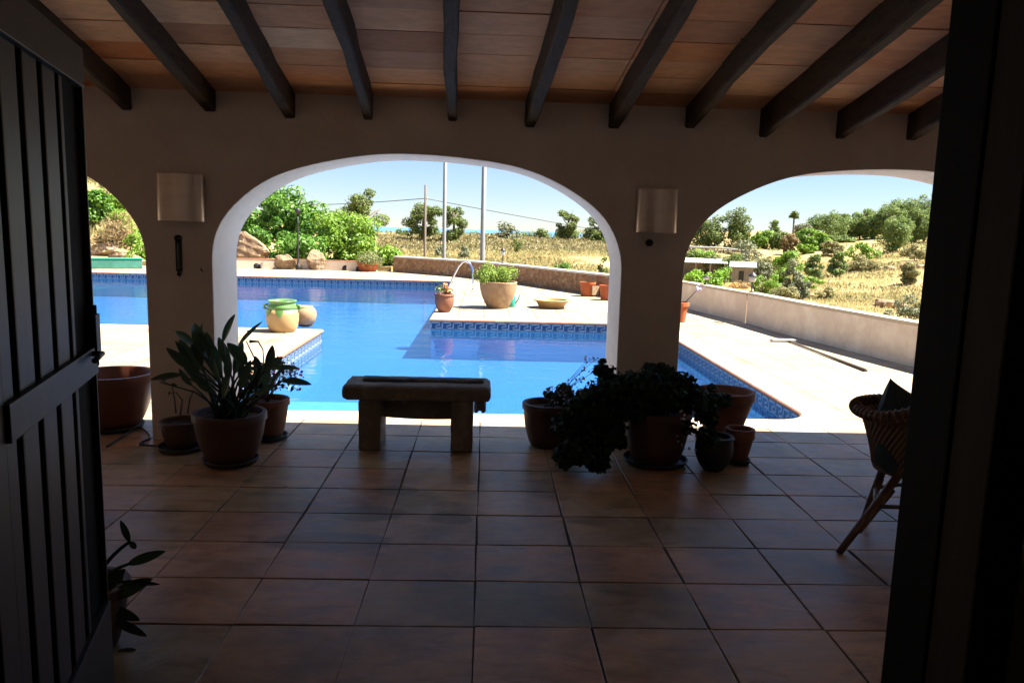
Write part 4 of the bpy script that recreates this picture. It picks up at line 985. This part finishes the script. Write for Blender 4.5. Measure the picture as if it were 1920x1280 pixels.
# lamp post in the garden
p = (-6.62, 24.62, 0); t = thing('lamp_post', 'thin black lamp post standing between two boulders', 'lamp post', p); H = 100/F*28.2
MB().lathe([(.10, 0), (.10, .14), (.05, .2), (.035, .3), (.03, H*.8), (.022, H)], n=12).build('post', M['dark_metal'], t); MB().lathe([(0, H-.02), (.08, H), (.10, H+.16), (.05, H+.2), (0, H+.22)], n=12).build('lamp', M['dark_metal'], t)
# clipped round shrub
p = at(690, 508.5); t = pot('potted_plant', 'clipped cushion-shaped grey-green shrub in a clay pot by the far pool edge', 'potted plant', p, .38, .3, 'orange_clay', .75, .05, 0, None)
P, Nn = crown_pts((.66, .5, .30), 3800, 34, 61, .36, .9); P += np.array([0, 0, .36]); P[:, 2] = np.maximum(P[:, 2], .07); leaf_obj(leaf_cloud(P, Nn, .055), 'foliage', M['grey_green'], t)
# garden bed soil
mb = MB(); mb.add([(-15.5, 24.5, .16), (-3.4, 25.1, .16), (-3.2, 30, .3), (-18, 32, .5), (-15.5, 24.5, -.9), (-3.4, 25.1, -.9), (-3.2, 30, -.9), (-18, 32, -.9)], [(0, 1, 2, 3), (0, 4, 5, 1), (1, 5, 6, 2), (3, 7, 4, 0)]); struct('garden_bed', mb, M['ground'])

# ------------------------------------------------------------------ garden trees (left behind the pool)
def px_tree(fn, name, label, cat, px0, px1, pytop, d, lm, pybot=None, zb=None, **k):
    cx = (px0+px1)/2; p = AZ(cx, d, zb); w = (px1-px0)/2/F*d*1.04; zt = ZAT(cx, pytop, d); H = zt-p[2]
    if fn is tree:
        rz = k.pop('rz', None) or min(H*.46, w*1.25)
        if name == 'pine_tree': rz = H*.54; near_ = 'stone wall' in (k.get('group') or ''); k['clr'] = .27 if near_ else .33; k['ncl'] = 30 if near_ else 42; k['n'] = int(k['n']*(2.2 if near_ else 2.6)); k['leaf'] = k['leaf']*.68
        return tree(name, label, cat, p, H, (w, w*.9, rz), lm, **k)
    return bush(name, label, cat, p, (w, w*.85, H/1.62), lm, **k)
GT = 'garden trees behind the pool'
px_tree(tree, 'broadleaf_tree', 'tall fresh-green tree rising above the boulders left of the lamp post', 'tree', 470, 612, 343, 33, 'lush', zb=.2, n=9000, leaf=.17, ncl=60, seed=3, group=GT, rz=1.45, clr=.3, zmin=-1)
px_tree(tree, 'broadleaf_tree', 'dark leafy tree at the left edge of the middle arch', 'tree', 405, 505, 372, 35, 'lush', zb=.2, n=6000, leaf=.17, ncl=40, seed=4, group=GT, rz=1.35, clr=.32, zmin=-1)
px_tree(bush, 'garden_shrub', 'wide yellow-green shrub mass right of the lamp post', 'shrub', 578, 722, 386, 31, 'lime', zb=.2, n=11000, leaf=.13, ncl=70, seed=5, clr=.3)
px_tree(bush, 'garden_shrub', 'low green shrub spilling beside the stone wall end', 'shrub', 690, 762, 452, 29, 'lime', zb=-.2, n=2600, leaf=.12, ncl=24, seed=6, clr=.34)
px_tree(bush, 'garden_shrub', 'dark low undergrowth behind the boulders', 'shrub', 500, 620, 432, 30, 'lush', zb=.1, n=4500, leaf=.13, ncl=36, seed=7, clr=.34)
px_tree(bush, 'garden_shrub', 'dense green shrub beneath the arch curve above the slanting rock', 'shrub', 425, 500, 425, 30.5, 'lush', zb=.2, n=3000, leaf=.13, ncl=28, seed=8, clr=.34)
# left arch bank
px_tree(bush, 'bank_shrub', 'bright green shrub high on the left bank', 'shrub', 170, 268, 368, 45, 'lime', n=4200, leaf=.2, ncl=30, seed=12, clr=.32)
px_tree(bush, 'bank_shrub', 'tall green shrub at the far left beside the door edge', 'shrub', 110, 195, 330, 40, 'lush', n=4600, leaf=.19, ncl=34, seed=13, clr=.32)
px_tree(tree, 'broadleaf_tree', 'olive-green tree on the skyline seen through the left arch', 'tree', 120, 230, 318, 62, 'olive', n=3600, leaf=.32, ncl=30, seed=14, clr=.32, zmin=-1)
px_tree(bush, 'dry_shrub', 'brown feathery dry shrub on the left bank', 'shrub', 178, 250, 398, 33, 'dry', n=3400, leaf=.18, ncl=26, seed=15, clr=.36, asp=.14)
px_tree(bush, 'bank_shrub', 'small green shrub low on the left bank near the pier', 'shrub', 225, 275, 437, 31, 'lime', n=1400, leaf=.12, ncl=14, seed=16)
px_tree(bush, 'bank_shrub', 'spreading palm-like bush behind the brown feathery shrub', 'shrub', 205, 262, 388, 37, 'lime', n=1800, leaf=.42, ncl=14, seed=17, asp=.12)

# ------------------------------------------------------------------ pines in the meadow
px_tree(tree, 'pine_tree', 'broad olive-green pine rising behind the shrub mass', 'pine tree', 616, 722, 343, 72, 'pine', n=5200, leaf=.34, ncl=44, seed=21, clr=.27, group='pines beyond the stone wall', rz=2.9, zmin=-1)
px_tree(tree, 'pine_tree', 'pine directly behind the wooden pole', 'pine tree', 757, 828, 370, 100, 'pine', n=2600, leaf=.42, ncl=24, seed=22, clr=.28, group='pines beyond the stone wall', rz=2.2, zmin=-1)
px_tree(tree, 'pine_tree', 'narrow pine just right of the first grey pole', 'pine tree', 826, 876, 367, 100, 'pine', n=2200, leaf=.42, ncl=20, seed=23, clr=.3, group='pines beyond the stone wall', rz=2.6, zmin=-1)
px_tree(tree, 'pine_tree', 'rounded pine near the right side of the middle arch', 'pine tree', 1038, 1092, 386, 110, 'pine', n=2600, leaf=.42, ncl=24, seed=24, clr=.32, group='pines beyond the stone wall', rz=2.1, zmin=-1)
px_tree(tree, 'pine_tree', 'dark pine partly cut off by the right arch edge', 'pine tree', 1094, 1150, 402, 115, 'pine', n=2200, leaf=.42, ncl=20, seed=25, clr=.32, group='pines beyond the stone wall', rz=1.8, zmin=-1)
px_tree(bush, 'meadow_bush', 'grey-green bush on the skyline right of the second grey pole', 'bush', 930, 978, 412, 105, 'olive', n=1300, leaf=.32, ncl=14, seed=26)
px_tree(bush, 'meadow_bush', 'tiny skyline bush left of the rounded pine', 'bush', 1003, 1030, 427, 110, 'pine', n=600, leaf=.3, ncl=8, seed=27)
px_tree(bush, 'meadow_bush', 'dark bush in the yellow grass near the right arch edge', 'bush', 1035, 1072, 482, 47, 'lush', n=900, leaf=.13, ncl=10, seed=28)
px_tree(bush, 'meadow_bush', 'small dark bush at the extreme right of the yellow grass', 'bush', 1122, 1142, 474, 52, 'pine', n=500, leaf=.13, ncl=8, seed=29)
px_tree(bush, 'meadow_bush', 'green bush between the two grey poles', 'bush', 855, 885, 462, 60, 'olive', n=700, leaf=.15, ncl=10, seed=30)
px_tree(bush, 'meadow_bush', 'green bush behind the first grey pole base', 'bush', 815, 845, 456, 62, 'olive', n=700, leaf=.15, ncl=10, seed=31)
px_tree(bush, 'meadow_bush', 'dark tall bush in the brown grass right of the second grey pole', 'bush', 958, 980, 441, 75, 'pine', n=600, leaf=.16, ncl=9, seed=32)
# skyline hedge scrub
sp = [(745, 775, 432), (770, 800, 436), (800, 835, 432), (838, 872, 430), (870, 905, 436), (915, 955, 434), (950, 1000, 437), (990, 1035, 440), (1030, 1075, 436), (1075, 1120, 432), (1100, 1145, 436)]
nm = ['left of the wooden pole', 'right at the wooden pole', 'left at the first grey pole', 'under the narrow pine', 'left at the second grey pole', 'just right of the second grey pole', 'midway between second grey pole and rounded pine', 'left of the rounded pine', 'under the rounded pine', 'right of the rounded pine', 'at the arch edge']
for i, ((a, b, c), w) in enumerate(zip(sp, nm)):
    px_tree(bush, 'skyline_scrub', 'low skyline scrub '+w, 'scrub', a-6, b+6, c, 118, 'scrub' if i % 2 else 'pine', n=700, leaf=.3, ncl=10, seed=120+i, group='low scrub along the meadow skyline', stems=3)
# poles and wires
def pole(name, label, px, py_top, d, r0, r1, m, H=None, group=None):
    p = AZ(px, d); zt = ZAT(px, py_top, d) if H is None else p[2]+H
    t = thing(name, label, 'pole', p, 0, group); h = zt-p[2]
    MB().lathe([(r0, -.3), (r0*.98, 0), (r1, h), (0, h+.02)], n=14).build('shaft', M[m], t)
    MB().lathe([(r0*1.6, -.1), (r0*1.6, .25), (r0*.9, .3)], n=14).build('footing', M['white_cap'], t)
    return t, p, zt
t1, p1, z1 = pole('utility_pole', 'weathered wooden utility pole, leftmost of the three poles', 797, 347, 46, .08, .065, 'pole_wood')
MB().lathe([(.03, 0), (.045, .05), (.03, .1)], (.11, 0, z1-p1[2]-.8), 8).build('insulator', M['white_cap'], t1)
pole('metal_pole', 'pale grey metal pole in the middle of the three poles', 833, 0, 34, .085, .075, 'metal', 9.5, 'grey metal poles')
pole('metal_pole', 'thicker grey metal pole, rightmost of the three poles', 905.5, 0, 31, .10, .09, 'metal', 9.5, 'grey metal poles')
def wire(a, b, sag, label):
    a, b = Vector(a), Vector(b); n = 24; mb = MB(); mb.tube([a.lerp(b, i/n)-Vector((0, 0, sag*4*(i/n)*(1-i/n))) for i in range(n+1)], .022, 5)
    tag(mb.build('overhead_wire', M['dark_metal'], None), label, 'wire', 'overhead wires')
wz = ZAT(797, 372, 46)
lp = AZ(300, 75); lp[2] = ZAT(300, 372, 75); rp = AZ(1300, 95); rp[2] = ZAT(1300, 459, 95)
wire((p1[0], p1[1], wz), lp, .5, 'thin overhead wire running left from the wooden pole')
wire((p1[0], p1[1], wz), rp, .15, 'thin overhead wire running down to the right from the wooden pole')

# ------------------------------------------------------------------ right valley
HG = 'pines of the hillside wood'
px_tree(tree, 'pine_tree', 'rounded olive pine at the left end of the right arch', 'pine tree', 1298, 1366, 402, 130, 'pine', n=2600, leaf=.5, ncl=24, seed=41, clr=.34, rz=2.6, zmin=-1, group='pines beside the road')
px_tree(tree, 'pine_tree', 'pointed dark pine left of the palm', 'pine tree', 1360, 1410, 386, 130, 'pine', n=2400, leaf=.5, ncl=22, seed=42, clr=.34, rz=2.9, zmin=-1, group='pines beside the road')
px_tree(tree, 'pine_tree', 'small skyline pine between pointed pine and palm', 'pine tree', 1442, 1462, 409, 165, 'pine_far', n=900, leaf=.5, ncl=12, seed=43, clr=.36, zmin=-1, group='pines beside the road')
px_tree(tree, 'pine_tree', 'small pale pine right of the palm', 'pine tree', 1490, 1520, 412, 165, 'olive', n=1000, leaf=.5, ncl=12, seed=44, clr=.36, zmin=-1, group='pines beside the road')
ords = ['first', 'second', 'third', 'fourth', 'fifth', 'sixth', 'seventh', 'eighth', 'ninth', 'tenth', 'eleventh', 'twelfth', 'thirteenth']
front = [(1512, 1552, 398, 170), (1538, 1588, 389, 162), (1572, 1606, 402, 172), (1596, 1630, 396, 170), (1620, 1652, 390, 168), (1642, 1676, 386, 166), (1668, 1700, 392, 150), (1700, 1735, 384, 150), (1728, 1768, 380, 152), (1758, 1800, 376, 154)]
for i, (a, b, c, d) in enumerate(front):
    px_tree(tree, 'pine_tree', ords[i].capitalize()+' pine from the left in the front row of the hillside wood', 'pine tree', a-4, b+4, c, d, 'pine_far', n=2300, leaf=.5, ncl=22, seed=200+i, clr=.34, rz=(450-c)/F*d*.5, zmin=-1, group=HG)
back = [(1560, 1590, 398, 195), (1600, 1640, 388, 195), (1635, 1668, 384, 190), (1660, 1700, 368, 188), (1695, 1738, 361, 186), (1735, 1775, 358, 184), (1770, 1815, 352, 184)]
for i, (a, b, c, d) in enumerate(back):
    px_tree(tree, 'pine_tree', ords[i].capitalize()+' pine from the left in the back row of the hillside wood', 'pine tree', a-5, b+5, c, d, 'pine_far', n=2300, leaf=.6, ncl=22, seed=230+i, clr=.34, rz=(445-c)/F*d*.5, zmin=-1, group=HG)
px_tree(tree, 'pine_tree', 'bright green pine standing forward of the hillside wood', 'pine tree', 1655, 1706, 398, 128, 'pine_far', n=2600, leaf=.42, ncl=24, seed=240, clr=.34, rz=2.4, zmin=-1)
# palm
p = AZ(1487, 150); H = ZAT(1487, 404, 150)-p[2]; t = thing('palm_tree', 'tall thin fan palm on the skyline', 'palm tree', p)
mb = MB(); mb.tube([(0, 0, -.3), (.06, 0, H*.5), (0, 0, H)], [.22, .17, .15], 8); mb.build('trunk', M['bark'], t)
P, Nn = crown_pts((.85, .85, .85), 260, 8, 77, .5, 1, -1); P[:, 2] += H; leaf_obj(leaf_cloud(P, P-np.array([0, 0, H]), .75, .25), 'crown', M['pine'], t)
# hedge, bushes, olive
hb = [(1412, 1450, 428, 140, 'lime', 'long clipped hedge piece left below the palm'), (1445, 1480, 430, 140, 'pine_far', 'hedge piece directly below the palm'), (1470, 1497, 432, 132, 'dry', 'brown dead palm-like bush below the hedge'), (1495, 1535, 425, 138, 'lime', 'yellow-green bush right of the brown dead bush'), (1525, 1560, 435, 136, 'lime', 'yellow-green bush at the foot of the second hillside pine'),
      (1372, 1436, 441, 84, 'olive', 'grey-green olive bush above the small shed'), (1318, 1356, 476, 80, 'pine_far', 'green bush above the long shed roof'), (1350, 1402, 472, 78, 'pine_far', 'leafy green bush between olive and shed'), (1284, 1312, 466, 88, 'pine_far', 'green bush at the left pier edge'),
      (1462, 1512, 461, 95, 'lime', 'bright low bush in the middle of the valley slope'), (1520, 1546, 472, 82, 'pine_far', 'upright green bush on the slope'), (1562, 1590, 473, 88, 'pine_far', 'dark bush right of the upright green bush'), (1474, 1508, 497, 66, 'olive', 'dark rounded bush at the slope foot'), (1458, 1482, 490, 70, 'lime', 'small green bush left of the dark rounded bush'), (1490, 1525, 515, 60, 'olive', 'pale grey bush beside the dark rounded bush'),
      (1420, 1452, 478, 82, 'olive', 'small bush right below the olive'), (1688, 1740, 560, 44, 'olive', 'low green bush close above the near parapet'), (1415, 1470, 512, 60, 'lime', 'yellow-green bush beside the straw mound'), (1455, 1500, 530, 54, 'scrub', 'straggly bush above the parapet middle'), (1700, 1730, 490, 80, 'scrub', 'scrub tuft by the stone row at right')]
for i, (a, b, c, d, lm, lab) in enumerate(hb):
    px_tree(bush, 'slope_bush', lab, 'bush', a-2, b+2, c, d, lm, n=3200, leaf=.0026*d, ncl=26, seed=300+i, group='bushes on the valley slope', clr=.32)
xtra = [(1405, 1440, 434, 146, 'lush', 'clipped hedge end nearest to the pointed dark pine'), (1432, 1468, 437, 150, 'lime', 'low yellow-green hedge left of the brown dead bush'), (1500, 1532, 440, 132, 'lime', 'yellow-green scrub patch below the second hillside pine'), (1545, 1590, 446, 128, 'scrub', 'brownish scrub patch under the hillside wood'),
        (1600, 1650, 449, 118, 'lime', 'long low green scrub at the foot of the hillside wood'), (1560, 1600, 443, 150, 'pine_far', 'green undergrowth below the third hillside pine'), (1700, 1745, 450, 112, 'scrub', 'scrub patch right of the forward pine'), (1430, 1475, 458, 100, 'scrub', 'dry scrub right of the olive bush'),
        (1540, 1575, 508, 64, 'scrub', 'low dry scrub in the middle of the open slope'), (1300, 1340, 458, 112, 'lime', 'green patch under the rounded olive pine'),
        (1500, 1540, 488, 76, 'lime', 'low green patch beside the upright green bush'), (1600, 1650, 470, 92, 'scrub', 'scrub just above the stone row'), (1730, 1770, 520, 52, 'scrub', 'scrub at the right edge of the slope')]
for i, (a, b, c, d, lm, lab) in enumerate(xtra):
    p = AZ((a+b)/2, d); w_ = (b-a)/2/F*d; h_ = max(.45, ZAT((a+b)/2, c, d)-p[2]); h_ = min(h_, w_*1.1)
    bush('slope_bush', lab, 'bush', p, (w_*1.25, w_*1.1, h_/1.5), lm, n=2200, leaf=.0026*d, ncl=26, seed=400+i, group='bushes on the valley slope', clr=.30, flat=.6)
# vine pergola + sheds + straw
def ell(px0, px1, py0, d):
    a = AZ(px0, d); b = AZ(px1, d); return a, b
def shed(name, label, px0, px1, py_top, py_bot, d, dep, wallm, slope=.1, openf=False):
    a, b = AZ(px0, d), AZ(px1, d); zt = ZAT((px0+px1)/2, py_top, d); zb = ZAT((px0+px1)/2, py_bot, d)
    c = (a+b)/2; ang_ = math.atan2(b[1]-a[1], b[0]-a[0]); w = np.hypot(*(b-a)[:2])/2; H = zt-zb
    t = thing(name, label, 'shed', (c[0], c[1], zb), ang_)
    mb = MB(); o = .25
    V = []; n = 30
    for i in range(n+1):
        x = -w-o+(2*w+2*o)*i/n; z_ = .03*(i % 2)
        V += [(x, -o, H-.08+z_), (x, dep+o, H+slope*dep+z_), (x, dep+o, H+slope*dep+z_-.04), (x, -o, H-.12+z_)]
    mb.add(V, [(i*4+k, (i+1)*4+k, (i+1)*4+(k+1) % 4, i*4+(k+1) % 4) for i in range(n) for k in range(4)]); mb.build('roof', M['roof_sheet'], t)
    mb = MB(); mb.box((-w, dep-.1, -1), (w, dep, H+slope*dep-.15))
    if not openf: mb.box((-w, 0, -1), (-w*.35, .1, H-.14)); mb.box((w*.15, 0, -1), (w, .1, H-.14)); mb.box((-w*.351, 0, H*.75), (w*.151, .1, H-.14)); mb.box((-w, .11, -1), (-w+.1, dep-.11, H-.14)); mb.box((w-.1, .11, -1), (w, dep-.11, H-.14))
    mb.build('wall', M[wallm], t)
    if not openf: mb = MB(); mb.box((-w*.34, .04, -.9), (w*.14, .08, H*.745)); mb.build('door', M['dark_metal'], t)
    for k in range(4 if openf else 0): mb = MB(); x = -w+2*w*k/3; mb.box((x-.06, -.06, -1), (x+.06, .06, H-.13)); mb.build('post', M['shed_wall'], t)
    return t
shed('open_shed', 'long open shed with pale flat roof above the vine', 1282, 1364, 491, 522, 76, 3.5, 'shed_wall', .06, True)
shed('small_shed', 'small grey-brown shed with tilted pale roof beside the straw mound', 1378, 1418, 499, 535, 66, 2.2, 'shed_wall', .12)
px_tree(bush, 'grape_vine', 'bright yellow-green vine sprawling before the long shed', 'vine', 1282, 1330, 502, 63, 'vine', n=1800, leaf=.19, ncl=20, seed=350)
px_tree(bush, 'grape_vine', 'bright vine piece left of the small shed', 'vine', 1322, 1366, 500, 62, 'vine', n=1600, leaf=.19, ncl=18, seed=351)
px_tree(bush, 'grape_vine', 'thin upright vine growing between the two sheds', 'vine', 1352, 1374, 489, 64, 'vine', n=700, leaf=.17, ncl=10, seed=352)
p = AZ(1388, 58); P, Nn = crown_pts((1.35, 1.0, .8), 5200, 26, 55, .4, .8); t = thing('straw_mound', 'rounded orange-brown straw mound behind the parapet lantern', 'straw mound', (p[0], p[1], ZAT(1388, 553, 58)))
P[:, 2] = np.abs(P[:, 2]+.25); leaf_obj(leaf_cloud(P, Nn, .22, .2), 'straw', M['dry'], t)
MB().lathe([(1.3, 0), (1.15, .45), (.7, .8), (0, .92)], n=24, wob=.05).build('core', M['straw'], t)
# road + guard rail
mb = MB(); a, b = AZ(1240, 128), AZ(1420, 124)
for (o1, o2) in ((0, 0),): pass
V = []; n = 30
for i in range(n+1):
    p = a+(b-a)*i/n; z = terrain(p[0], p[1]); V += [(p[0], p[1]-2.2, z+.12), (p[0], p[1]+2.2, z+.12)]
mb.add(V, [(2*i, 2*i+2, 2*i+3, 2*i+1) for i in range(n)]); M['asphalt'] = mat('old asphalt', (.16, .155, .15), (.12, .12, .115), 2, .9, .3); struct('road', mb, M['asphalt'])
t = thing('guard_rail', 'pale guard rail beside the distant road below the pines', 'guard rail', (a[0], a[1]-2.6, 0)); mb = MB(); mb2 = MB()
pts = []
for i in range(n+1):
    p = a+(b-a)*i/n; z = terrain(p[0], p[1]); pts.append((p[0]-a[0], p[1]-a[1], z+.62))
    if i % 2 == 0: mb2.box((p[0]-a[0]-.06, p[1]-a[1]-.06, z-.3), (p[0]-a[0]+.06, p[1]-a[1]+.06, z+.6))
mb.tube(pts, .16, 6); mb.build('rail', M['roof_sheet'], t); mb2.build('posts', M['metal'], t)
# stone rows on the slope
rr = random.Random(77); k = 0
spots = [(1590+i*9.5, 486+rr.uniform(-3, 4), 92) for i in range(18)]+[(1655+i*14, 538+rr.uniform(-2, 3), 56) for i in range(6)]+[(1563, 445, 128), (1590, 446, 128), (1640, 452, 120), (1660, 453, 120)]+[(1520, 512, 66), (1528, 520, 64)]
proto = boulder('pale field stone in the loose stone row across the right slope', (0, 0, 0), (.42, .3, .26), 90, 0, 'pale field stones on the right slope', sub=2, name='field_stone')
for i, (px, py, d) in enumerate(spots):
    o = proto if i == 0 else proto.copy()
    if i: COL.objects.link(o)
    p = AZ(px, d); o.location = (p[0], p[1], terrain(p[0], p[1])-.05); o.rotation_euler.z = rr.uniform(0, 6); s = rr.uniform(.6, 1.5); o.scale = (s*1.3, s, s)

# ------------------------------------------------------------------ grass and scrub as ground cover
def ground_cover(name, m, n, amin, amax, dmin, dmax, size, asp, seed, thr=None, lean=.35):
    r = np.random.default_rng(seed); a = r.uniform(amin, amax, n); d = dmin*(dmax/dmin)**r.uniform(0, 1, n)
    X = CAM[0]+d*np.sin(a); Y = CAM[1]+d*np.cos(a)
    f = np.sin(X*.21+1.3*np.sin(Y*.13))+np.sin(Y*.27+1.7*np.sin(X*.11))+.6*np.sin(X*.7+Y*.5)
    keep = np.ones(n, bool) if thr is None else f > thr
    # keep off the built deck
    keep &= ~((Y < 25.4) & (X > -15) & (X < np.interp(Y, [2, 6.6, 11.5, 14, 16.4, 20.5, 22.7, 24.3, 25.4], [6.7, 6.1, 5.4, 4.9, 3.7, 1.5, 0, -1.6, -2.8])+.35)) & ~((X > -18.2) & (X < -2.6) & (Y < 31))
    X, Y, d = X[keep], Y[keep], d[keep]; n = len(X); Z = np.array([terrain(x, y) if np.hypot(x-CAM[0], y-CAM[1]) >= 27 else min(terrain(x, y), -.55) for x, y in zip(X, Y)])
    h = size*(.6+d/60)*r.uniform(.5, 1.3, n); w = h*asp; q = r.uniform(0, PI, n); lx, ly = r.normal(0, lean, n)*h, r.normal(0, lean, n)*h
    V = np.empty((n, 4, 3)); B = np.stack([X, Y, Z], -1); s = np.stack([np.cos(q)*w, np.sin(q)*w, 0*w], -1); tip = np.stack([lx, ly, h], -1)
    V[:, 0] = B-[0, 0, .05]; V[:, 1] = B+s*.5+tip*.45; V[:, 2] = B+tip; V[:, 3] = B-s*.5+tip*.45
    o = leaf_obj(V.reshape(-1, 3), name, M[m], None); tag(o, kind='stuff'); return o
ground_cover('dry_grass', 'grass', 170000, -.16, .60, 24, 125, .13, .26, 1, -.9)
ground_cover('scrub_cover', 'scrub', 60000, -.16, .60, 26, 150, .16, .6, 2, .3, .5)
M['scrub_dark'] = leafmat('brown heath', (.15, .15, .06), (.27, .24, .11), (.40, .33, .2), .3, .8, .1)
ground_cover('heath_cover', 'scrub_dark', 24000, -.16, .20, 78, 130, .20, .7, 5, None, .5)
ground_cover('bank_grass', 'scrub', 12000, -.62, -.3, 27, 60, .30, .4, 3, -.4, .5)

# ------------------------------------------------------------------ light, sky, camera
EL, AZM = math.radians(56), math.radians(91.2)      # azimuth clockwise from +Y
w = bpy.data.worlds.new('World'); sc.world = w; w.use_nodes = True; nt = w.node_tree
sky = nt.nodes.new('ShaderNodeTexSky'); sky.sky_type = 'NISHITA'; sky.sun_disc = False; sky.sun_elevation = EL; sky.sun_rotation = AZM
sky.air_density = .8; sky.dust_density = 0; sky.ozone_density = 2.5; sky.altitude = 50
bg = nt.nodes['Background']; 
tc = nt.nodes.new('ShaderNodeTexCoord'); sx_ = nt.nodes.new('ShaderNodeSeparateXYZ'); nt.links.new(tc.outputs['Generated'], sx_.inputs[0])
tint = ramp(nt, sx_.outputs[2], [(0, (.46, .48, .55)), (.12, (.50, .515, .575)), (.25, (.52, .53, .59)), (.6, (.88, .85, .80))])
nt.links.new(mixc(nt, 1.0, sky.outputs[0], tint, 'MULTIPLY'), bg.inputs[0]); bg.inputs[1].default_value = .05
sd = Vector((math.sin(AZM)*math.cos(EL), math.cos(AZM)*math.cos(EL), math.sin(EL)))
ld = bpy.data.lights.new('sun', 'SUN'); ld.energy = 4.2; ld.angle = math.radians(.53); ld.color = (1, .93, .82)
lo = bpy.data.objects.new('sun', ld); COL.objects.link(lo); lo.rotation_euler = sd.to_track_quat('Z', 'Y').to_euler(); lo.location = (20, 0, 30)
cd = bpy.data.cameras.new('camera'); co = bpy.data.objects.new('camera', cd); COL.objects.link(co)
cd.sensor_width = 36; cd.lens = F/1920*36; cd.clip_start = .02; cd.clip_end = 90000
mw = Matrix(((CR[0], CU[0], -CF[0], CAM[0]), (CR[1], CU[1], -CF[1], CAM[1]), (CR[2], CU[2], -CF[2], CAM[2]), (0, 0, 0, 1)))
co.matrix_world = mw; sc.camera = co
sc.view_settings.view_transform = 'Standard'; sc.view_settings.look = 'None'; sc.view_settings.exposure = 2.5
sc.cycles.diffuse_bounces = 8; sc.cycles.max_bounces = 14; sc.cycles.transparent_max_bounces = 12; sc.view_settings.gamma = 1
